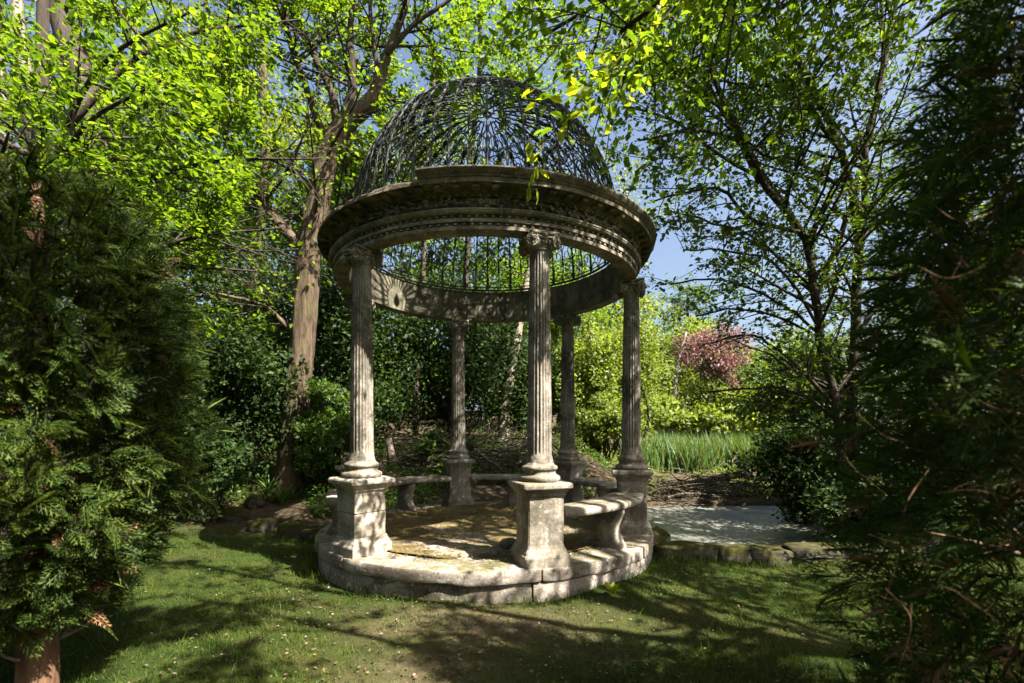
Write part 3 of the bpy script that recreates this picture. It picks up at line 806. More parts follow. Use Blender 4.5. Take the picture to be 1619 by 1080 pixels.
# ------------------------------------------------------------------ the lime tree behind the temple
r = np.random.default_rng(11)
base = gp(459, 766); Yt = float(base[1])
t1 = tag(empty('lime_tree', tuple(base)), 'broad tree with stout brown forked trunk just behind the temple', 'tree')
big = [stem([(457, 785), (463, 690), (472, 600), (482, 500), (488, 410), (500, 330), (520, 245), (543, 200), (588, 158), (603, 115), (622, 60), (642, 5), (655, -80)], Yt, 46, 8, 60, r, .004)]
big[0][1][:] = np.interp(np.linspace(0, 1, 60), [0, .55, .68, .8, 1], [40, 32, 22, 13, 7]) / 2 / F_PX * big[0][0][:, 1]
big[0][1][:3] *= [1.35, 1.15, 1.05]
limbs = [stem([(486, 405), (452, 365), (420, 325), (398, 290, Yt - .4), (370, 235, Yt - .8), (318, 165, Yt - 1.3), (255, 100, Yt - 1.8), (190, 20, Yt - 2.2)], Yt, 22, 7, 18, r, .01),
         stem([(487, 420), (470, 375, Yt + .2), (440, 345, Yt + .5), (425, 330, Yt + .8)], Yt, 12, 6, 9),
         stem([(463, 527), (440, 500), (405, 480, Yt - .3), (360, 467, Yt - .6), (318, 462, Yt - .8)], Yt, 11, 4, 11, r, .012),
         stem([(508, 300), (478, 280), (440, 258, Yt - .3), (400, 243, Yt - .5)], Yt, 7, 3, 9),
         stem([(533, 205), (524, 150), (500, 95), (470, 25), (448, -70)], Yt, 18, 8, 12, r, .015),
         stem([(528, 235), (502, 190), (475, 110, Yt - .3), (452, 40, Yt - .5), (430, -60, Yt - .7)], Yt, 15, 8, 12, r, .015),
         stem([(540, 200), (556, 130), (553, 60), (562, -60)], Yt + .1, 18, 10, 12, r, .015),
         stem([(598, 130), (592, 70), (585, 10), (590, -70)], Yt, 10, 6, 10),
         stem([(612, 85), (655, 38), (700, 8), (745, -30)], Yt - .3, 10, 5, 10),
         stem([(500, 330), (530, 330, Yt + .6), (600, 250, Yt + 1.6), (650, 180, Yt + 2.2)], Yt, 9, 4, 10)]
b1 = grow(big[:1], r, 1.6, .3, .8, 2.4, .1, 1, .3, .45, .14) + grow(limbs, r, 4.2, .6, .9, 2.8, .0, 1, .5, .12, .13)
b2 = grow(b1, r, 5.0, .45, .3, 1.0, .0, 1, .6, .12, .12, .03, 5)
P, D, N = leaf_points(b2, r, 42, .045, .15, .42)
Pb, Db, Nb = leaf_points(b1, r, 6, .06, .4, .38)
P, D, N = np.vstack([P, Pb]), np.vstack([D, Db]), np.vstack([N, Nb])
# keep the lower stem bare and the air inside the dome free
okc = ((P[:, 0] - TX) ** 2 + (P[:, 1] - TY) ** 2 + ((P[:, 2] - 4.0)) ** 2 > 2.3 ** 2) & (P[:, 2] > 2.2)
# few leaves on the near side of the bole, so the fork shows
pxx = P[:, 0] / P[:, 1] * F_PX + CX; pyy = HOR - (P[:, 2] - EYE) / P[:, 1] * F_PX
fork = (P[:, 1] < Yt + .3) & (pyy > 20) & (pyy < 470) & (np.abs(pxx - np.interp(pyy, [20, 200, 330, 470], [560, 535, 500, 482])) < np.interp(pyy, [20, 200, 470], [85, 50, 45]))
okc &= ~(fork & (r.random(len(P)) < .85))
P, D, N = pick(r, 42000, P[okc], D[okc], N[okc])
loc = base
mv = lambda brs: [(p - loc, q) for p, q in brs]
V, Q, T = tube(big[0][0] - loc, big[0][1], 40)
cen = np.repeat(big[0][0] - loc, 40, 0); rv = V[:-1] - cen; an = np.tile(np.arange(40) / 40 * 2 * math.pi, 60); zz_ = V[:-1, 2]
V[:-1] += rv * (.05 * np.sin(an * 9 + 3 * np.sin(zz_ * 2.2)) + .04 * np.sin(an * 5 - 2 * np.sin(zz_ * 3.1)) + .03 * np.sin(zz_ * 11 + an * 14) + r.normal(0, .012, len(rv)))[:, None]
obj('trunk', mesh_np('trunk', V, [Q, T], True), BARK, t1)
for q, lb in enumerate(limbs): obj('limb', wood_mesh('limb', mv([(lb[0], lb[1] * .82)]), 10), BARK if q < 3 else BARK_DARK, t1)
tag(obj('twigs', wood_mesh('twigs', mv(b1 + b2)), BARK_DARK, t1), kind='stuff')
leaves('crown', LEAF6, P - loc, D, N, .105, LIME, t1, r)
print('lime', len(P), len(b2))

# ------------------------------------------------------------------ many-stemmed tree on the right before the sky
r = np.random.default_rng(12)
Yr = 6.9
base = np.array([px(1335, 690, Yr)[0], Yr, 0.0]); base[2] = ground_z(base[0], base[1])
t2 = tag(empty('leaning_tree', tuple(base)), 'slender dark tree with several leaning stems against the blue sky', 'tree')
limbs = [stem([(1338, 860), (1330, 690), (1302, 560), (1287, 460), (1272, 372), (1222, 310), (1183, 245), (1158, 185), (1128, 120), (1105, 40), (1092, -60)], Yr, 15, 6, 24, r, .012),
         stem([(1342, 800), (1350, 600), (1356, 440), (1352, 340), (1330, 240), (1278, 130), (1240, 45), (1222, -50)], Yr + .2, 17, 6, 20, r, .015),
         stem([(1356, 420), (1364, 320), (1372, 215), (1400, 90), (1425, -50)], Yr + .2, 12, 5, 14, r, .015),
         stem([(1290, 470), (1345, 330), (1380, 200), (1395, 100), (1390, -40)], Yr + .6, 9, 5, 14, r, .015),
         stem([(1268, 368), (1200, 352, Yr - .3), (1140, 300, Yr - .6), (1090, 305, Yr - .8), (1035, 318, Yr - 1)], Yr, 7, 3, 12, r, .012),
         stem([(1200, 290), (1165, 225), (1100, 205, Yr - .4), (1060, 212, Yr - .7), (1010, 222, Yr - .9)], Yr, 6, 3, 12, r, .012),
         stem([(1340, 300), (1260, 255), (1200, 240, Yr - .3), (1120, 175, Yr - .7)], Yr, 6, 3, 12, r, .012),
         stem([(1295, 520), (1230, 420, Yr - .2), (1160, 400, Yr - .6), (1080, 395, Yr - .9)], Yr, 5, 2.5, 12, r, .012),
         stem([(1325, 650), (1240, 560), (1180, 530, Yr + .3), (1110, 545, Yr + .6)], Yr, 6, 3, 12, r, .012),
         stem([(1330, 670), (1260, 620), (1190, 615, Yr + .4), (1120, 620, Yr + .8)], Yr + .2, 6, 3, 12, r, .012),
         stem([(1340, 560), (1420, 420), (1480, 320), (1560, 200)], Yr + .4, 8, 4, 12, r, .012)]
b1 = grow(limbs, r, 4.2, .42, .6, 1.9, .1, 1, .6, .15, .13)
b2 = grow(b1, r, 6.0, .45, .25, .7, .0, 1, .6, .12, .12, .02, 5)
P, D, N = leaf_points(b2, r, 44, .04, .1, .45)
P, D, N = pick(r, 19000, P, D, N)
limb2 = [stem([(1272, 372, Yr), (1200, 260, Yr + .6), (1120, 150, Yr + 1.6), (1020, 60, Yr + 2.4), (930, 0, Yr + 3)], Yr, 8, 3, 14, r, .012),
         stem([(1222, 310, Yr), (1150, 190, Yr + .8), (1080, 60, Yr + 1.6), (1020, -60, Yr + 2.2)], Yr, 7, 3, 12, r, .012),
         stem([(1330, 240, Yr), (1240, 120, Yr + .8), (1150, 30, Yr + 1.6), (1080, -60, Yr + 2.4)], Yr, 7, 3, 12, r, .012),
         stem([(1200, 280, Yr), (1130, 240, Yr + .8), (1060, 190, Yr + 1.6), (985, 165, Yr + 2.2)], Yr, 6, 3, 12, r, .012),
         stem([(1297, 530, Yr), (1215, 470, Yr + .6), (1130, 440, Yr + 1.4), (1060, 450, Yr + 2.2)], Yr, 5, 2.5, 12, r, .012),
         stem([(1300, 540, Yr), (1230, 500, Yr + .4), (1160, 490, Yr + .8), (1100, 500, Yr + 1.2)], Yr, 5, 2.5, 12, r, .012),
         stem([(1287, 460, Yr), (1200, 380, Yr + .6), (1120, 350, Yr + 1.2), (1050, 330, Yr + 1.8)], Yr, 5, 2.5, 12, r, .012)]
c1 = grow(limb2, r, 4.5, .42, .6, 1.9, .05, 1, .6, .15, .13); c2 = grow(c1, r, 5, .45, .25, .8, .0, 1, .6, .12, .12, .02, 5)
P2, D2, N2 = leaf_points(c2, r, 42, .045, .1, .42); P2, D2, N2 = pick(r, 22000, P2, D2, N2)
loc = base
for lb in limb2: obj('limb', wood_mesh('limb', mv([lb]), 8), BARK_DARK, t2)
tag(obj('twigs', wood_mesh('twigs', mv(c1 + c2)), BARK_DARK, t2), kind='stuff')
leaves('crown', LEAF4, P2 - loc, D2, N2, .09, LIME, t2, r)
print('lean2', len(P2))
for lb in limbs: obj('limb', wood_mesh('limb', mv([lb]), 9), BARK_DARK, t2)
tag(obj('twigs', wood_mesh('twigs', mv(b1 + b2)), BARK_DARK, t2), kind='stuff')
leaves('crown', LEAF6, P - loc, D, N, .075, MIDGREEN, t2, r)
print('lean', len(P))

# ------------------------------------------------------------------ beech behind the cypress, its layered boughs over the upper left
r = np.random.default_rng(14)
base = np.array([-7.6, 7.2, 0.0]); base[2] = ground_z(base[0], base[1])
t4 = tag(empty('beech_tree', tuple(base)), 'beech with layered bright boughs spreading over the upper left corner', 'tree')
trunk = (smooth_path([base, base + [.1, 0, 2.5], base + [.3, .1, 5.5], base + [.3, .2, 9.5]], 14), np.linspace(.2, .06, 14))
limbs = []
for z0, ends in [(3.2, [(-5.2, 7.0, 4.3), (-3.4, 7.0, 4.6)]), (3.8, [(-5.6, 6.0, 5.2), (-4.0, 5.4, 5.6)]), (4.4, [(-5.4, 7.6, 5.8), (-3.2, 8.0, 6.2)]), (5.2, [(-5.8, 6.6, 6.6), (-4.0, 6.2, 7.2)]), (3.0, [(-6.4, 5.8, 4.2), (-5.2, 4.9, 4.7)]), (4.0, [(-7.6, 5.4, 5.2), (-7.0, 4.4, 5.6)]), (6.2, [(-5.6, 7.4, 7.6), (-3.4, 7.6, 8.2)]), (5.4, [(-8.6, 6.2, 6.4), (-9.4, 5.6, 6.8)]), (3.6, [(-6.0, 8.2, 4.4), (-4.4, 9.0, 4.6)])]:
    p0 = trunk[0][int(np.argmin(np.abs(trunk[0][:, 2] - base[2] - z0)))]
    limbs.append((smooth_path([p0] + [np.array(e) for e in ends], 11), np.linspace(.055, .012, 11)))
b1 = grow(limbs, r, 3.6, .5, .7, 2.0, -.05, 1, .6, .15, .12)
b2 = grow(b1, r, 5.5, .45, .3, .9, -.03, 1, .6, .12, .1, .0, 5)
P, D, N = leaf_points(b2, r, 40, .045, .1, .34)
pxx = P[:, 0] / P[:, 1] * F_PX + CX; pyy = HOR - (P[:, 2] - EYE) / P[:, 1] * F_PX
kp = (pxx < np.interp(pyy, [0, 200, 300, 420], [440, 430, 400, 330])) | (r.random(len(P)) < .06); P, D, N = P[kp], D[kp], N[kp]   # its boughs end short of the lime
P, D, N = pick(r, 26000, P, D, N); loc = base
obj('trunk', wood_mesh('trunk', mv([trunk]), 14), BARK_DARK, t4)
for lb in limbs: obj('limb', wood_mesh('limb', mv([lb]), 8), BARK_DARK, t4)
tag(obj('twigs', wood_mesh('twigs', mv(b1 + b2)), BARK_DARK, t4), kind='stuff')
leaves('crown', LEAF6, P - loc, D, N, .095, LIME, t4, r)

# ------------------------------------------------------------------ tall tree at the right behind the viewer, whose boughs hang over the scene
r = np.random.default_rng(13)
base = np.array([6.4, .6, 0.0])
t3 = tag(empty('overhanging_tree', tuple(base)), 'tree outside the view whose bright boughs hang over the dome from above', 'tree')
trunk = (smooth_path([base, base + [-.1, .1, 2.5], base + [-.3, .2, 5.5], base + [-.5, .5, 9.5]], 14), np.linspace(.24, .08, 14))
def to(a, *q): return np.array([np.array(a, float)] + [np.array(v, float) for v in q])
limbs = []  # some unseen limbs added to shade dome, ring and lawn
for pts, r0 in [(to((6.2, .7, 4.2), (4.6, 2.0, 5.6), (2.8, 3.4, 5.9), (1.0, 4.4, 5.3)), .07),
                (to((6.2, .7, 4.8), (4.4, 3.2, 6.6), (2.4, 5.0, 7.0), (.4, 6.0, 6.6)), .07),
                (to((6.1, .8, 5.6), (4.0, 1.2, 7.2), (1.6, 2.0, 7.8), (-.8, 2.8, 7.4)), .07),
                (to((6.1, .8, 5.0), (5.4, 3.6, 6.8), (4.4, 6.0, 7.6), (3.2, 7.6, 7.6)), .06),
                (to((6.0, .9, 6.6), (4.6, 2.4, 8.6), (3.0, 4.2, 9.4), (1.6, 6.0, 9.4)), .06),
                (to((6.2, .6, 4.0), (4.8, -.6, 5.4), (2.6, -1.0, 6.2), (.6, -.6, 6.2)), .06),
                (to((6.0, .7, 6.2), (4.4, -1.0, 7.8), (2.4, -1.4, 8.6), (.2, -.6, 8.6)), .06),
                (to((6.0, .9, 6.8), (4.2, 3.4, 8.0), (2.2, 4.8, 8.4), (.2, 5.6, 8.2)), .06),
                (to((6.0, .9, 7.0), (4.8, 4.6, 8.8), (3.4, 7.0, 9.4), (1.6, 8.4, 9.2)), .06),
                (to((6.3, .7, 3.6), (6.6, 2.0, 5.2), (6.2, 3.4, 6.0), (5.2, 4.6, 6.2)), .06),
                (to((6.3, .7, 4.4), (7.4, 2.4, 6.4), (7.2, 4.2, 7.2)), .05),
                (to((6.2, .6, 4.4), (4.4, .4, 6.2), (2.6, 1.0, 6.8), (1.2, 1.6, 6.8)), .06),
                (to((6.1, .9, 7.4), (6.6, 2.8, 9.4), (6.4, 5.2, 10.2)), .05)]:
    n = 12; limbs.append((smooth_path(pts, n), np.linspace(r0, .018, n)))
b1 = grow(limbs, r, 4.0, .45, .8, 2.4, .0, 1, .55, .15, .12)
b2 = grow(b1, r, 5.0, .45, .3, .9, -.05, 1, .6, .12, .12, .03, 5)
P, D, N = leaf_points(b2, r, 22, .06, .1, .4)
# crown cut open along the sun's path to light temple step, lawn and cypress
su = np.array(sun_to)
GAPS = [(-.5, 4.95, 1.7, .72, .1), (-1.9, 5.4, .6, .6, 0), (-.15, 5.3, .6, .5, 0), (-2.5, 4.5, 1.1, .20, .45), (-2.2, 5.0, .6, .16, .4), (-1.9, 3.5, .6, .16, .5), (2.9, 5.2, .5, .18, .3), (1.5, 4.5, .7, .2, .3), (2.2, 3.9, .4, .15, 0), (.9, 5.2, .7, .35, .3), (.1, 3.75, 1.3, .42, .1), (-1.2, 3.4, .5, .3, .3), (-2.75, 2.9, .75, .5, .3), (-1.0, 6.6, .5, .3, .2), (.4, 6.2, .6, .3, .2), (-.7, 2.9, .6, .35, .4), (1.2, 3.3, .4, .25, 0), (1.9, 6.9, .8, .4, .2), (-4.6, 8.6, 1.0, .7, .2), (3.4, 8.6, 1.4, .6, 0), (-3.6, 5.9, .7, .3, .4)]
GAPS += [(-1.0, 4.2, 1.0, .22, .25), (.9, 4.0, .7, .2, .15), (-.2, 3.25, .8, .2, .2)]
def gap_at(P):
    P = np.atleast_2d(P); G = P - su * ((P[:, 2] - .3) / su[2])[:, None]; gap = np.zeros(len(P))
    for (cx, cyy, rx, ry, a) in GAPS:
        u = ((G[:, 0] - cx) * math.cos(a) + (G[:, 1] - cyy) * math.sin(a)) / rx; v = (-(G[:, 0] - cx) * math.sin(a) + (G[:, 1] - cyy) * math.cos(a)) / ry
        gap = np.maximum(gap, 1 - sstep(.85, 1.2, np.hypot(u, v)))
    return gap
gap = gap_at(P)
b1 = [q for q in b1 if gap_at(q[0]).mean() < .45]; b2 = [q for q in b2 if gap_at(q[0]).mean() < .4]
kp = r.random(len(P)) > gap * .985; P, D, N = P[kp], D[kp], N[kp]
print('over crown', len(P))
P, D, N = pick(r, 52000, P, D, N)
loc = base
obj('trunk', wood_mesh('trunk', mv([trunk]), 14), BARK, t3)
for lb in limbs: obj('limb', wood_mesh('limb', mv([lb]), 9), BARK_DARK, t3)
tag(obj('twigs', wood_mesh('twigs', mv(b1 + b2)), BARK_DARK, t3), kind='stuff')
leaves('crown', LEAF4, P - loc, D, N, .105, LIME, t3, r)
# one low spray of young leaves before the dome: every leaf its own piece
hang = [smooth_path([px(1010, 60, 3.6), px(960, 105, 3.4), px(915, 160, 3.3), px(885, 205, 3.25)], 10),
        smooth_path([px(960, 105, 3.4), px(930, 110, 3.5), px(890, 120, 3.5), px(855, 150, 3.55)], 8),
        smooth_path([px(1010, 60, 3.6), px(1000, 110, 3.5), px(985, 150, 3.4), px(945, 180, 3.3)], 8),
        smooth_path([px(900, 180, 3.3), px(870, 215, 3.4), px(840, 245, 3.5), px(845, 285, 3.6)], 8),
        smooth_path([px(1110, -30, 4.2), px(1060, 20, 3.9), px(1010, 60, 3.6)], 6),
        smooth_path([px(960, 60, 3.7), px(900, 70, 3.8), px(840, 75, 3.9), px(790, 95, 4.0)], 8)]
up_link = smooth_path([px(1110, -30, 4.2), px(1170, -150, 4.0), limbs[0][0][7]], 8)
obj('bough', wood_mesh('bough', mv([(h, np.linspace(.007, .002, len(h))) for h in hang] + [(up_link, np.linspace(.012, .008, 8))])), BARK_DARK, t3)
tw = [(h, None) for h in hang]
P, D, N = leaf_points(tw, r, 60, .05, .05, .45)
V0, F0 = LEAF6; lm = mesh_np('leaf', V0, F0, False); lm.materials.append(YELLOW)
lm2 = mesh_np('leaf', V0 * [1, .85, 1.5], F0, False); lm2.materials.append(LIME)
X, Yv, Z = frames(D, N)
for q in range(min(len(P), 230)):
    s = r.uniform(.06, .125); o = obj('leaf', lm if r.random() < .6 else lm2, None, t3)
    M = Matrix(np.column_stack([X[q], Yv[q], Z[q]]).tolist()).to_4x4() @ Matrix.Scale(s, 4); M.translation = Vector(P[q] - loc); o.matrix_local = M
print('over', len(P), flush=True)

# ------------------------------------------------------------------ cypresses beside the viewer
def cypress(name, label, base, trunk_r, z0, z1, prof, n, size, mat, seed, lean=(0, 0), trunk_top=None, dead=.03, twig_n=60, lobes=.16, tmpl=SPRAY, inner=.35, twigmat=TWIG, face=None):
    """prof(t) -> radius at height fraction t; sprays outward in lumpy tiers"""
    r = np.random.default_rng(seed); base = np.array([base[0], base[1], float(ground_z(base[0], base[1]))])
    t = tag(empty(name, tuple(base)), label, 'tree')
    ztop = trunk_top or z1
    zz = np.linspace(-.1, ztop, 14)
    tp = np.stack([lean[0] * (zz / z1) + .02 * np.sin(zz * 3), lean[1] * (zz / z1) + .02 * np.cos(zz * 2.3), zz], -1)
    obj('trunk', wood_mesh('trunk', [(tp, np.linspace(trunk_r * 1.12, trunk_r * .25, 14))], 16), BARK_RED, t)
    m = n * 3
    h = r.uniform(0, 1, m); a = r.uniform(0, 2 * math.pi, m)
    if face is not None:   # more of it where the light and the view reach, none lost elsewhere
        keep = r.random(m) < np.where(np.cos(a - face) > -.25, 1.0, .45); h, a = h[keep], a[keep]
    R = np.array([prof(x) for x in h])
    keep = r.random(len(h)) < R / R.max(); h, a, R = h[keep][:n], a[keep][:n], R[keep][:n]; n = len(h)
    lump = 1 + lobes * (np.sin(5 * a + 9 * h) * np.sin(13 * h + 2 * a + 1) + .6 * np.sin(9 * a - 17 * h + 2) + .35 * np.sin(17 * a + 31 * h))
    dep = 1 - np.where(r.random(n) < inner, r.uniform(.1, .55, n), r.uniform(0, .12, n))
    rad = R * lump * dep
    out = np.stack([np.cos(a), np.sin(a), 0 * a], -1)
    z = z0 + h * (z1 - z0)
    P = out * rad[:, None] + np.stack([lean[0] * z / z1, lean[1] * z / z1, z + r.normal(0, .03, n)], -1)
    D = out * 1.0 + UP * r.normal(.25, .45, n)[:, None] + r.normal(0, .45, (n, 3))
    tang = np.stack([-np.sin(a), np.cos(a), 0 * a], -1)
    N = UP * .7 + out * .45 + tang * r.normal(0, .7, n)[:, None] + r.normal(0, .3, (n, 3))
    S = size * r.uniform(.6, 1.3, n)
    isd = r.random(n) < dead * (1 + 2 * (np.sin(4 * a + 11 * h) > .5))
    for nm, sel, mt in (('foliage', ~isd, mat), ('dead_spray', isd, CYPRESS_DEAD)):
        V, Fs = scatter(*tmpl, P[sel], D[sel], N[sel], S[sel]); o = obj(nm, mesh_np(nm, V, Fs, False), mt, t)
        if nm == 'dead_spray': o['kind'] = 'stuff'
    brs = []
    for q in range(twig_n):
        k = r.integers(n); e = P[k] * [.97, .97, 1]; s0 = np.array([lean[0] * e[2] / z1, lean[1] * e[2] / z1, max(z0 * .6, e[2] - r.uniform(.15, .6))])
        md = (s0 + e) / 2 + r.normal(0, .06, 3) + [0, 0, -.05]
        brs.append((smooth_path([s0, md, e], 8), np.linspace(.016, .003, 8)))
    obj('branches', wood_mesh('branches', brs), twigmat, t)
    return t
def prof_left(t): return .70 * (min(1, .42 + 1.9 * t) if t < .3 else 1.0) * math.sqrt(max(.02, 1 - max(0, (t - .62) / .40) ** 2.2))
cypress('cypress_bush', 'dense rounded cypress with sunlit feathery sprays on a bare trunk at the left', (-2.88, 2.85), .095, .50, 3.12, prof_left, 7900, .15, CYPRESS, 21, dead=.007, face=-.7, lobes=.22, twig_n=120)
def prof_right(t): return .66 * (.75 + .25 * math.cos((t - .35) * 2.2)) * min(1, 1.45 - t)
cypress('shaded_cypress', 'dark cypress with bare brown twigs closing the right edge of the view', (2.32, 1.80), .09, .05, 4.4, prof_right, 5400, .18, CYPRESS_DK, 22, dead=.035, twig_n=150, lobes=.28, inner=.25, face=2.6, tmpl=make_spray(8, True))

r = np.random.default_rng(23); cyp = bpy.data.objects['shaded_cypress']; cb = np.array(cyp.location)
bare = []
for (pts, w) in [([(1395, 960), (1420, 880), (1432, 800), (1470, 740)], 5), ([(1350, 650), (1400, 690), (1440, 700)], 4), ([(1480, 780), (1540, 775), (1600, 790)], 5), ([(1500, 600), (1560, 640), (1619, 655)], 5), ([(1400, 780), (1350, 740), (1330, 710)], 4), ([(1480, 890), (1540, 950), (1619, 970)], 6), ([(1440, 940), (1500, 930), (1580, 985)], 5), ([(1420, 1060), (1440, 980), (1400, 930)], 5), ([(1470, 320), (1520, 350), (1580, 330)], 4), ([(1450, 420), (1500, 440), (1560, 420)], 4), ([(1510, 260), (1560, 230), (1619, 250)], 5)]:
    Y = r.uniform(1.35, 1.6); P = smooth_path([px(x, y, Y + r.normal(0, .04)) for x, y in pts], 12); bare.append((P - cb, np.interp(np.linspace(0, 1, 12), [0, .6, 1], [w * .35, w, w * .5]) / 5 / F_PX * Y))
bare += grow(bare, r, 5, .35, .06, .3, .05, 1, .7, .1, .15, 0, 5)
tag(obj('bare_stems', wood_mesh('bare_stems', bare), BARK_RED, cyp), kind='stuff')

# ------------------------------------------------------------------ woodland behind
# evergreen undergrowth: (name, label, x, y at its middle, depth, radii, leaves, material, leaf size)
UG = [
 ('laurel_bush', 'dark laurel filling the shade between the cypress and the lime trunk', 370, 640, 9.6, (1.5, 1.2, 1.5), 15000, DARKGREEN, .11),
 ('laurel_bush', 'low dark laurel under the cypress edge beside the mossy rocks', 330, 735, 7.9, (.8, .6, .55), 6000, DARKGREEN, .09),
 ('laurel_bush', 'glossy dark shrub right of the lime trunk behind the cracked pedestal', 520, 690, 9.6, (.85, .8, 1.0), 9000, MIDGREEN, .085),
 ('laurel_bush', 'leafy shrub seen between the left column and the back left column', 695, 722, 11.0, (.7, .7, .6), 6500, MIDGREEN, .085),
 ('yew_bush', 'tall black-green evergreen behind the left column', 560, 560, 12.5, (1.9, 1.5, 2.5), 17000, DARKGREEN, .12),
 ('yew_bush', 'tall black-green evergreen behind the back left column', 715, 560, 13.6, (2.0, 1.6, 2.6), 17000, DARKGREEN, .12),
 ('yew_bush', 'black-green evergreen behind the pale leaning trunk', 830, 600, 14.5, (1.7, 1.5, 2.0), 12000, DARKGREEN, .12),
 ('yew_bush', 'high dark evergreen at the far left above the cypress', 250, 380, 15.0, (3.4, 2.0, 4.0), 18000, DARKGREEN, .16),
 ('yew_bush', 'dark evergreen mass between lime trunk and left column up to the ring', 450, 520, 14.5, (2.2, 1.6, 3.2), 15000, DARKGREEN, .14),
 ('hazel_bush', 'bright green shrub just right of the back right column', 935, 600, 13.5, (1.1, 1.0, 1.9), 13000, PALEGREEN, .10),
 ('hazel_bush', 'sunlit shrub behind the right column', 985, 590, 16.0, (1.6, 1.2, 2.6), 16000, PALEGREEN, .11),
 ('hazel_bush', 'low yellow-green shrub behind the right column near the reeds', 960, 665, 12.8, (1.1, .8, .7), 8000, PALEGREEN, .09),
 ('hazel_bush', 'sunlit shrub behind the reeds', 1080, 655, 21.0, (2.6, 1.6, 1.5), 12000, PALEGREEN, .13),
 ('hazel_bush', 'sunlit shrub behind the reeds, further right by the shaded stems', 1250, 645, 22.0, (2.8, 1.8, 1.9), 12000, PALEGREEN, .13),
 ('hazel_bush', 'mid green shrub before the dark stems above the pond', 1275, 610, 10.5, (1.5, 1.0, 1.3), 13000, MIDGREEN, .09),
 ('hazel_bush', 'bushy green tree under the iron dome, beyond the back right column', 850, 480, 17.0, (2.3, 1.6, 2.6), 14000, LIME, .13),
 ('plum_bush', 'purple-leaved small tree far off beyond the pond', 1125, 560, 20.0, (1.7, 1.0, 1.45), 8000, PURPLE, .12),
 ('yew_bush', 'black shade shrub overhanging the pond on the right', 1290, 735, 8.9, (1.25, .9, .95), 13000, DARKGREEN, .09),
 ('yew_bush', 'dark shrub at the right end of the mossy kerb', 1400, 800, 6.4, (.8, .8, .7), 8000, DARKGREEN, .08),
 ('yew_bush', 'dark evergreen glimpsed behind the shaded cypress', 1560, 640, 6.5, (2.0, 1.2, 2.0), 12000, DARKGREEN, .11),
]
sd = 100
for (nm, lb, x, y, Y, rad, n, mt, ls) in UG:
    sd += 1; c = px(x, y, Y)
    bush(nm, lb, 'small tree' if nm in ('plum_bush',) else 'shrub', c, rad, n, mt, ls, sd, ncl=int(34 + 20 * rad[2]), cl=.30 if mt is not DARKGREEN else .38, shell=.35, flat=.35 if mt in (LIME, MIDGREEN) else .1)

# pale leaning trunk, thin brown stem and other stems one can tell apart
def plain_tree(name, label, pix, w0, w1, bark, crown=None, mat=None, seed=0, n=8000, ls=.12, limb_n=1.2, cat='tree'):
    r = np.random.default_rng(seed); P, rd = stem(pix, pix[0][2], w0, w1, 16, r, .02)
    base = P[0].copy(); t = tag(empty(name, tuple(base)), label, cat)
    brs = grow([(P, rd)], r, limb_n, .35, .6, 3.5, .1, 1, .4, .45, .12); b2 = grow(brs, r, 1.6, .45, .4, 1.4, .0, 1, .6, .15, .12, .0, 5)
    sub = lambda L: [(p - base, q) for p, q in L]
    obj('trunk', wood_mesh('trunk', sub([(P, rd)]), 12), bark, t)
    if brs: obj('limbs', wood_mesh('limbs', sub(brs + b2)), bark, t)
    if mat is not None and b2:
        Q, D, N = leaf_points(b2 + brs, r, 40, .16, .1, .4); Q, D, N = pick(r, n, Q, D, N)
        leaves('crown', LEAF4, Q - base, D, N, ls, mat, t, r)
    return t
g = gp(793, 706); Y = float(g[1])
plain_tree('birch_tree', 'pale flaking trunk leaning right, behind the front middle column', [(792, 715, Y), (800, 640, Y), (812, 560, Y), (825, 500, Y + .1), (838, 420, Y + .2), (850, 330, Y + .3), (845, 240, Y + .4)], 20, 5, BARK_PALE, None, LIME, 201, 7000, .11, 1.6)
g = gp(655, 692); Y = float(g[1])
plain_tree('birch_tree', 'thin straight brown stem between the left and back left columns', [(655, 700, Y), (658, 620, Y), (662, 540, Y), (667, 470, Y), (672, 380, Y), (676, 250, Y), (690, 90, Y)], 11, 4, BARK, None, LIME, 202, 5000, .11, 1.6)
plain_tree('pine_tree', 'thick dark trunk high at the top left corner', [(170, 640, 15), (165, 400, 15), (150, 250, 15), (128, 120, 15), (100, 30, 15), (70, -120, 15)], 52, 30, BARK_DARK, None, LIME, 203, 16000, .16, 1.6)
plain_tree('pine_tree', 'pale straight trunk at the left above the cypress', [(66, 560, 17), (62, 350, 17), (50, 240, 17), (42, 150, 17), (30, 20, 17), (20, -160, 17)], 24, 13, BARK_PALE, None, LIME, 204, 14000, .16, 1.6)
plain_tree('pine_tree', 'thin pale trunk at the very left edge of the wood', [(18, 560, 19), (12, 300, 19), (5, 180, 19), (-5, -100, 19)], 15, 9, BARK_PALE, None, LIME, 205, 10000, .17, 1.6)
plain_tree('ash_tree', 'tall leafy tree rising behind the lime, left of the dome', [(400, 640, 18), (405, 420, 18), (420, 250, 18), (415, 80, 18), (425, -150, 18)], 20, 9, BARK, None, PALEGREEN, 206, 16000, .15, 2.0)
plain_tree('ash_tree', 'tall leafy tree behind the dome', [(735, 620, 20), (738, 400, 20), (745, 250, 20), (760, 80, 20), (750, -150, 20)], 12, 5, BARK_DARK, None, LIME, 207, 16000, .17, 2.0)
plain_tree('ash_tree', 'pale-barked tree in fresh leaf right of the dome, beyond the right column', [(985, 650, 19), (995, 560, 19), (1005, 480, 19), (1000, 400, 19.2), (990, 300, 19.5)], 12, 4, BARK_PALE, None, PALEGREEN, 208, 9000, .13, 2.2)
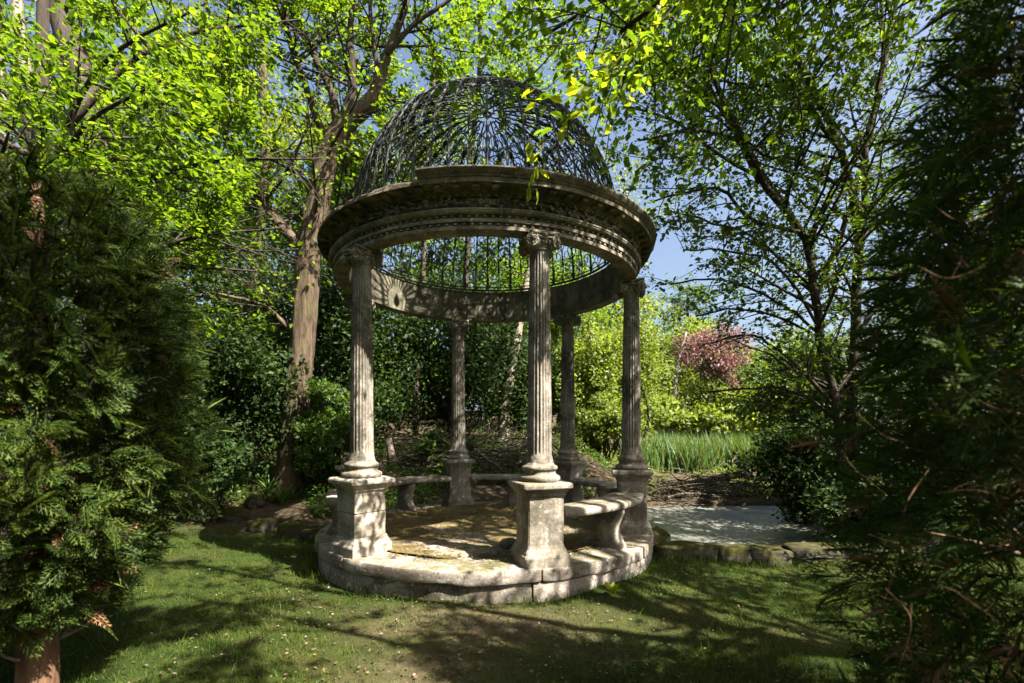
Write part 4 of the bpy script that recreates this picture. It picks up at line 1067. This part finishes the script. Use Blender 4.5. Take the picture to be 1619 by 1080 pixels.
plain_tree('bare_shrub', 'leafless grey twiggy shrub before the purple tree', [(1062, 660, 20), (1066, 620, 20), (1072, 570, 20), (1085, 525, 20)], 10, 3, BARK_PALE, None, None, 209, 0, .1, 9, 'shrub')
plain_tree('spruce_tree', 'pointed dark conifer top beyond the right column', [(1085, 640, 30), (1086, 560, 30), (1087, 500, 30), (1088, 460, 30)], 10, 2, BARK_DARK, None, MIDGREEN, 210, 6000, .2, 6)

# trees added out of view round the viewer to cut the sky light
for q, (x, y, z, rad, lb) in enumerate([(-6.5, -3.0, 4.6, (3.2, 3.0, 4.2), 'shading evergreen added behind the viewer to the left, outside the view'), (-1.0, -6.5, 4.8, (3.6, 2.6, 4.6), 'shading evergreen added straight behind the viewer, outside the view'), (4.6, -7.0, 3.6, (3.0, 2.4, 3.4), 'shading evergreen added behind the viewer to the right, outside the view'),
                                        (-9.2, 2.6, 4.2, (2.6, 3.0, 4.0), 'shading evergreen added beyond the left cypress, outside the view'), (9.8, 7.4, 3.6, (2.4, 3.0, 3.4), 'shading evergreen added right of the pond, outside the view'), (-4.0, -.2, 7.4, (3.0, 2.6, 1.4), 'shading crown added above and left of the viewer, outside the view')]):
    bush('added_shade_tree', lb, 'tree', (x, y, z), rad, 5500, DARKGREEN, .36, 400 + q, ncl=70, cl=.3, nst=5, shell=.5)

# far wood closing the view: one leafy mass
r = np.random.default_rng(300)
Ps, Os = [], []
for (x, y, Y, rx, rz, n) in [(-30, 430, 26, 7, 8, 9000), (120, 300, 28, 6, 9, 9000), (300, 330, 27, 6, 9, 9000), (480, 380, 28, 5, 9, 9000), (620, 430, 27, 5, 8, 9000), (760, 450, 28, 5, 7, 9000), (880, 560, 29, 4, 5, 7000), (1010, 600, 34, 5, 4, 7000), (1150, 640, 40, 7, 3.2, 7000), (1330, 620, 38, 7, 4.5, 7000), (1520, 560, 36, 8, 7, 7000), (1700, 560, 30, 8, 8, 5000), (0, 620, 22, 5, 2.5, 6000), (200, 620, 21, 4, 2.5, 6000), (380, 600, 21, 4, 3, 6000), (560, 600, 21, 4, 3, 6000), (740, 610, 22, 4, 3, 6000), (880, 640, 24, 3, 2, 4000), (-250, 560, 20, 6, 5, 6000)]:
    P, O, _ = clumped(r, px(x, y, Y), (rx, 2.5, rz), n, 60, .22, .6, .2); Ps.append(P); Os.append(O)
P = np.concatenate(Ps); O = np.concatenate(Os); ok = P[:, 2] > ground_z(P[:, 0], P[:, 1]); P, O = P[ok], O[ok]
V, Fs = scatter(*LEAF4, P, O * .5 + r.normal(0, .6, P.shape), O * .6 + UP * .6 + r.normal(0, .4, P.shape), .34 * r.uniform(.6, 1.3, len(P)))
Ps, Os = [], []
for (x, y, Y, rx, rz, n) in [(930, 560, 24, 3.2, 4.2, 9000), (1010, 560, 26, 3.5, 4.0, 9000), (1080, 580, 27, 3.0, 3.3, 7000), (1165, 610, 28, 3.5, 2.6, 7000), (1260, 600, 30, 4, 3.4, 7000), (1000, 650, 19, 2.2, 1.0, 5000), (1170, 660, 20, 3, 1.0, 6000)]:
    A_, B_, _ = clumped(r, px(x, y, Y), (rx, 2.0, rz), n, 70, .2, .5, .25); Ps.append(A_); Os.append(B_)
A_ = np.concatenate(Ps); B_ = np.concatenate(Os); ok = A_[:, 2] > ground_z(A_[:, 0], A_[:, 1]); A_, B_ = A_[ok], B_[ok]
V2, F2 = scatter(*LEAF4, A_, B_ * .5 + r.normal(0, .6, A_.shape), B_ * .6 + UP * .6 + r.normal(0, .4, A_.shape), .22 * r.uniform(.5, 1.3, len(A_)))
tag(obj('sunlit_woodland', mesh_np('sunlit_woodland', V2, F2), PALEGREEN), 'sunlit pale green wood edge beyond the pond and the right column', 'woodland', kind='stuff')
tag(obj('woodland', mesh_np('woodland', V, Fs), MIDGREEN), 'mass of fresh green woodland closing the view behind everything', 'woodland', kind='stuff')

# ------------------------------------------------------------------ rocks, kerb stones, sticks, reeds
def rock_mesh(seed, sx, sy, sz, bl=.55):
    V, Q = box_grid(7, 7, 6); V = V / (np.linalg.norm(V, axis=1, keepdims=True) ** bl)
    V *= [sx, sy, sz]; nrm = unit(V); V = V + nrm * (nz(V, 7 / max(sx, .2) * .35, .10 * sx, seed) + nz(V, 21, .018, seed + 4))[:, None]
    return mesh_np('rock', V, [Q], True)
kerb = tag(empty('stone_kerb', (3.0, 5.95, 0)), 'row of mossy kerb stones along the near edge of the pond', 'kerb')
xk = -1.22; q = 0
while xk < 2.0:
    w = [.40, .20, .26, .31, .22, .36, .28, .3, .25][q % 9]
    o = obj('kerb_stone', rock_mesh(q + 60, w * 1.02, .16, .12, .12), MOSSROCK, kerb, (xk + w, rng.uniform(-.05, .06) + .02 * xk, .035 + rng.uniform(-.025, .02)), (0, 0, rng.uniform(-.12, .12)))
    xk += 2 * w * .96; q += 1
rl = [(372, 822, .22, .17, .15, 'squarish mossy rock at the foot of the cypress'), (420, 836, .30, .20, .13, 'long flat mossy rock between cypress and temple'), (462, 842, .26, .18, .13, 'mossy rock below the lime trunk'),
      (497, 850, .17, .14, .10, 'small mossy rock touching the left side of the temple step'), (405, 800, .2, .16, .16, 'mossy rock at the back among the strap leaves'), (1036, 868, .2, .16, .2, 'mossy rock wedged between temple step and kerb')]
for q, (x, y, a, b_, c, lb) in enumerate(rl):
    p = gp(x, y); tag(obj('rock', rock_mesh(q + 20, a, b_, c), MOSSROCK, None, (p[0], p[1], p[2] + c * .35), (0, 0, q * 1.3)), lb, 'rock', 'mossy rocks round the temple')
p = gp(805, 868); tag(obj('loose_stone', rock_mesh(77, .10, .08, .055), STONE_COPE, None, (p[0], TY - 1.28, FZ + .04)), 'loose reddish stone lying on the temple floor beside the front middle pedestal', 'rock')

def stick_mesh(seed, L, r0):
    r = np.random.default_rng(seed); P = np.stack([np.linspace(-L / 2, L / 2, 9), np.cumsum(r.normal(0, .02 * L, 9)), np.cumsum(r.normal(0, .014 * L, 9))], -1)
    main = (P, np.linspace(r0, r0 * .35, 9)); ch = grow([main], r, 2.2, .35, .15, .6, .05, 1, .8, .2, .1, 0, 4)
    me = wood_mesh('stick', [main] + ch[:6]); me.materials.append(STICK if seed % 3 else BARK_DARK); return me
STK = [stick_mesh(s, 1.3 + .25 * (s % 4), .008 + .0032 * (s % 5)) for s in range(10)]
def pile(name, label, spots, n, seed, h=.35, tilt=.22, main_dir=0.0, spread=.6):
    r = np.random.default_rng(seed); c = np.mean([s[:2] for s in spots], axis=0); cz = float(ground_z(*c)); t = tag(empty(name, (c[0], c[1], cz)), label, 'brushwood')
    for q in range(n):
        s = spots[r.integers(len(spots))]; x = s[0] + r.normal(0, s[2]); y = s[1] + r.normal(0, s[3]); z = float(ground_z(x, y)) + r.uniform(0, h) * math.exp(-((x - s[0]) / (1.6 * s[2])) ** 2) + .03
        o = obj('stick', STK[r.integers(10)], None, t, (x - c[0], y - c[1], z - cz), (r.uniform(0, 6), r.normal(0, tilt), main_dir + r.normal(0, spread)))
        sc = r.uniform(.6, 1.35); o.scale = (sc, sc, sc)
    return t
pile('brush_pile', 'heap of grey cut branches behind the temple below the pale trunk', [(-.2, 10.7, .6, .35), (.5, 11.0, .5, .35), (-.9, 11.2, .5, .4), (0, 11.9, .8, .4), (-1.9, 10.8, .5, .4)], 230, 31, .6, .35, .15, .8)
pile('driftwood_heap', 'heap of pale fallen branches on the far bank of the pond', [(4.2, 11.2, .8, .3), (5.2, 11.5, .7, .3), (3.6, 11.9, .6, .4), (4.8, 12.2, .9, .4)], 170, 32, .3, .16, .05, .5)
# the big forked fallen bough on that heap
r = np.random.default_rng(33)
Pm = smooth_path([px(1105, 768, 12.3), px(1125, 758, 12.2), px(1160, 752, 12.1), px(1215, 757, 12.0), px(1265, 765, 11.9)], 12)
br = [(Pm, np.linspace(.13, .03, 12)), (smooth_path([px(1120, 762, 12.2), px(1145, 768, 12), px(1180, 764, 11.9), px(1220, 770, 11.8)], 9), np.linspace(.08, .02, 9)), (smooth_path([px(1150, 753, 12.1), px(1185, 742, 12), px(1230, 745, 11.9)], 8), np.linspace(.05, .015, 8))]
tag(obj('fallen_bough', wood_mesh('fallen_bough', br + grow(br, r, 2.5, .4, .3, .9, .1)), TWIG), 'thick bare forked bough lying on the far bank below the reeds', 'fallen branch')
p = gp(622, 735); b_ = MB(); V, Q, T = tube(smooth_path([p + [0, 0, -.1], p + [-.05, 0, .25], p + [-.14, .02, .62]], 7), np.linspace(.095, .085, 7), 10); V += rng.normal(0, .004, V.shape)
tag(obj('tree_stump', mesh_np('tree_stump', V, [Q, T], True), BARK_PALE), 'short cut stump of pale wood leaning left in the undergrowth', 'stump')

# ------------------------------------------------------------------ blades: reeds, strap leaves, grass
BLADE = (np.array([[0, .5, 0], [0, -.5, 0], [.55, .42, .05], [.55, -.42, .05], [1, 0, .22]]), [np.array([[0, 1, 3, 2]]), np.array([[2, 3, 4]])])
def blades(P, r, hmin, hmax, wid, lean=.25):
    n = len(P); D = np.tile(UP, (n, 1)) + r.normal(0, lean, (n, 3)) * [1, 1, 0]; N = r.normal(0, 1, (n, 3)) * [1, 1, .1]
    H = r.uniform(hmin, hmax, n); return scatter(*BLADE, P, D, N, H, np.full(n, wid) * r.uniform(.7, 1.3, n))
r = np.random.default_rng(41); n = 9000
x = r.uniform(3.7, 10.5, n); y = r.uniform(14.6, 17.0, n); P = np.stack([x, y, ground_z(x, y)], -1)
P = P[r.random(n) < .55 + .45 * np.sin(x * 3.1 + y)]; V, Fs = blades(P, r, .45, 1.3, .03, .17); tag(obj('reeds', mesh_np('reeds', V, Fs), REED), 'bed of upright bright green reeds on the far side of the pond', 'reeds', kind='stuff')
P2 = P[:1300] + [0, -.02, 0]; V, Fs = blades(P2, r, .5, 1.2, .022, .3); tag(obj('dead_reeds', mesh_np('dead_reeds', V, Fs), LITTER), 'withered brown stalks among the green reeds', 'reeds', kind='stuff')
n = 2200; x = POND_C[0] + r.uniform(-3.9, 1.5, n); y = POND_C[1] + r.uniform(-1.9, 1.9, n); P2 = np.stack([x, y, np.full(n, -.114)], -1)
V, Fs = scatter(*LEAF4, P2, r.normal(0, 1, P2.shape) * [1, 1, .02], np.tile(UP, (n, 1)) + r.normal(0, .05, P2.shape), r.uniform(.012, .05, n)); tag(obj('floating_leaves', mesh_np('floating_leaves', V, Fs), LITTER), 'small dead leaves floating on the pond', 'litter', kind='stuff')
def strap_plant(x, y, n, h, w, lb, seed):
    r = np.random.default_rng(seed); p = gp(x, y); t = tag(empty('strap_leaved_plant', tuple(p)), lb, 'plant', 'strap-leaved plants by the rocks')
    for q in range(n):
        a = r.uniform(0, 2 * math.pi); L = h * r.uniform(.6, 1.2); o = np.array([math.cos(a), math.sin(a), 0]); s = np.array([-o[1], o[0], 0]); u = np.linspace(0, 1, 6); bend = r.uniform(.2, .8)
        c = o * .04 * r.random() + o[None] * (u ** 2 * L * bend)[:, None] + UP * (u * L * (1 - .35 * bend * u))[:, None]
        wd = w * np.array([.7, 1, 1, .85, .55, .02])[:, None] / 2
        VV = np.vstack([c + s * wd, c - s * wd]); k = np.arange(5)
        obj('leaf', mesh_np('strap_leaf', VV, [np.stack([k, k + 1, k + 7, k + 6], -1)], True), REED if q % 3 else MIDGREEN, t)
for q, (x, y, lb) in enumerate([(385, 775, 'tuft of strap leaves above the squarish mossy rock'), (425, 785, 'tuft of strap leaves left of the lime trunk foot'), (350, 790, 'tuft of strap leaves nearest the cypress'), (445, 800, 'tuft of strap leaves right below the lime trunk'), (405, 760, 'tuft of strap leaves furthest back in the shade')]):
    strap_plant(x, y, 26, .5, .028, lb, 50 + q)
# weed at the foot of the step
p = gp(968, 944); r = np.random.default_rng(66); wd_ = tag(empty('weed', tuple(p)), 'small broad-leaved weed growing at the foot of the temple step', 'plant')
for q in range(7):
    a = q * 2.4; d = np.array([[math.cos(a), math.sin(a), .8 + r.random()]]); V, Fs = scatter(*LEAF6, np.array([[0, 0, .03]]) + r.normal(0, .01, (1, 3)), d, np.array([[0, -.3, 1.0]]), .12); obj('leaf', mesh_np('weed_leaf', V, Fs), YELLOW, wd_)

# undergrowth leaves over the woodland bank (ivy and seedlings)
r = np.random.default_rng(71); n = 60000
x = r.uniform(-9, 2.6, n); y = 8.3 + 7 * r.random(n) ** 1.3
k = (np.sin(x * 2.1 + 1.3 * np.sin(y * 1.7)) + np.sin(y * 2.6 + x) > -.5) & ((x - TX) ** 2 + (y - TY) ** 2 > 2.45 ** 2); x, y = x[k], y[k]
hh = .02 + .38 * r.random(len(x)) ** 2 * (1 + np.sin(x * 1.7) * np.sin(y * 2.2))
P = np.stack([x, y, ground_z(x, y) + hh], -1)
V, Fs = scatter(*LEAF4, P, r.normal(0, 1, P.shape) * [1, 1, .4], UP + r.normal(0, .45, P.shape), .075 * r.uniform(.5, 1.3, len(P)))
tag(obj('ivy_ground_cover', mesh_np('ivy', V, Fs), MIDGREEN), 'low ivy and seedlings covering the bank under the trees', 'ground cover', kind='stuff')
# bank plants round the pond
n = 14000; x = r.uniform(1.9, 9, n); y = 11.2 + 4 * r.random(n); k = np.sin(x * 2.3) + np.sin(y * 3 + x) > .1; x, y = x[k], y[k]
P = np.stack([x, y, ground_z(x, y) + .3 * r.random(len(x)) ** 2], -1)
V, Fs = scatter(*LEAF4, P, r.normal(0, 1, P.shape) * [1, 1, .6], UP + r.normal(0, .5, P.shape), .09 * r.uniform(.5, 1.3, len(P)))
tag(obj('bank_plants', mesh_np('bank_plants', V, Fs), PALEGREEN), 'low leafy growth on the far bank of the pond', 'ground cover', kind='stuff')

# lawn
r = np.random.default_rng(81); n = 210000
y = 1.9 + 5.9 * r.random(n) ** 1.25; x = (r.random(n) - .5) * 2 * np.minimum(1.15 * y + .6, 6.5)
d1 = np.hypot((x + .2) / 1.5, (y - 3.9) / .75); d2 = np.hypot((x + .55) / .8, (y - 3.0) / 1.3)
patch = .5 + .5 * np.sin(x * 2.7 + 1.5 * np.sin(y * 2.1)) * np.sin(y * 3.3 + 1.2 * np.sin(x * 1.9))
keep = (r.random(n) < np.clip(np.minimum(d1, d2) - .3, .2, 1) * (.35 + .65 * patch)) & ((x - TX) ** 2 + (y - TY) ** 2 > 2.24 ** 2) & ~((y > 5.85) & (x > 1.5))
x, y = x[keep], y[keep]; P = np.stack([x, y, ground_z(x, y) - .006], -1)[:95000]
hh = .02 + .045 * r.random(len(P)) * (.5 + 1.4 * (.5 + .5 * np.sin(P[:, 0] * 5.1 + 2 * np.sin(P[:, 1] * 3.7)) * np.sin(P[:, 1] * 6.3))) ; hh[r.random(len(P)) < .012] *= 2.2
nn = len(P); V, Fs = scatter(*BLADE, P, np.tile(UP, (nn, 1)) + r.normal(0, .5, (nn, 3)) * [1, 1, 0], r.normal(0, 1, (nn, 3)) * [1, 1, .1], hh, .0044 * r.uniform(.7, 1.3, nn))
tag(obj('grass', mesh_np('grass', V, Fs), GRASS), 'short mossy lawn grass before the temple', 'grass', kind='stuff')
# petals and leaf litter on lawn and floor
def litter(name, lb, n, mat, size, seed, fl):
    r = np.random.default_rng(seed); y = 2.4 + 5 * r.random(n); x = r.normal(-.5, 1.8, n); d = np.hypot(x - TX, y - TY)
    ring = (d > 2.0) & (d < 2.26); z = np.where(d < 2.2, FZ + .012, ground_z(x, y) + .018); k = ~ring & (y < 8); x, y, z = x[k], y[k], z[k]
    P = np.stack([x, y, z], -1); V, Fs = scatter(*LEAF4, P, r.normal(0, 1, P.shape) * [1, 1, .15], UP + r.normal(0, .3, P.shape), size * r.uniform(.5, 1.4, len(P)))
    tag(obj(name, mesh_np(name, V, Fs), mat), lb, cat='litter', kind='stuff')
litter('fallen_petals', 'pale pink petals strewn over lawn and temple floor', 330, PETAL, .024, 91, 0)
litter('leaf_litter', 'small brown leaves and bud scales strewn over lawn and floor', 3600, LITTER, .026, 92, 0)
r = np.random.default_rng(95); n = 5200; a = r.uniform(0, 2 * math.pi, n); d = 1.95 * np.sqrt(r.random(n)); x = TX + d * np.cos(a); y = TY + d * np.sin(a)
P = np.stack([x, y, np.full(n, FZ + .016)], -1); V, Fs = scatter(*LEAF4, P, r.normal(0, 1, P.shape) * [1, 1, .2], UP + r.normal(0, .35, P.shape), r.uniform(.008, .04, n))
tag(obj('floor_litter', mesh_np('floor_litter', V, Fs), LITTER), 'brown bud scales and leaf crumbs lying on the temple floor', 'litter', kind='stuff')
# longer tufts left uncut against the step and the kerb
r = np.random.default_rng(96); n = 3200; a = r.uniform(0, 2 * math.pi, n); k = np.sin(a * 9) + np.sin(a * 23 + 1) + r.normal(0, .5, n) > -.1; a = a[k]; d = 2.20 + np.abs(r.normal(0, .07, len(a)))
x = np.concatenate([TX + d * np.cos(a), r.uniform(1.75, 5.0, 1200)]); y = np.concatenate([TY + d * np.sin(a), 5.74 + r.normal(0, .05, 1200)])
P = np.stack([x, y, ground_z(x, y) - .01], -1); V, Fs = blades(P, r, .04, .14, .006, .4)
tag(obj('grass_fringe', mesh_np('grass_fringe', V, Fs), GRASS), 'longer grass left uncut against the step and the kerb', 'grass', kind='stuff')
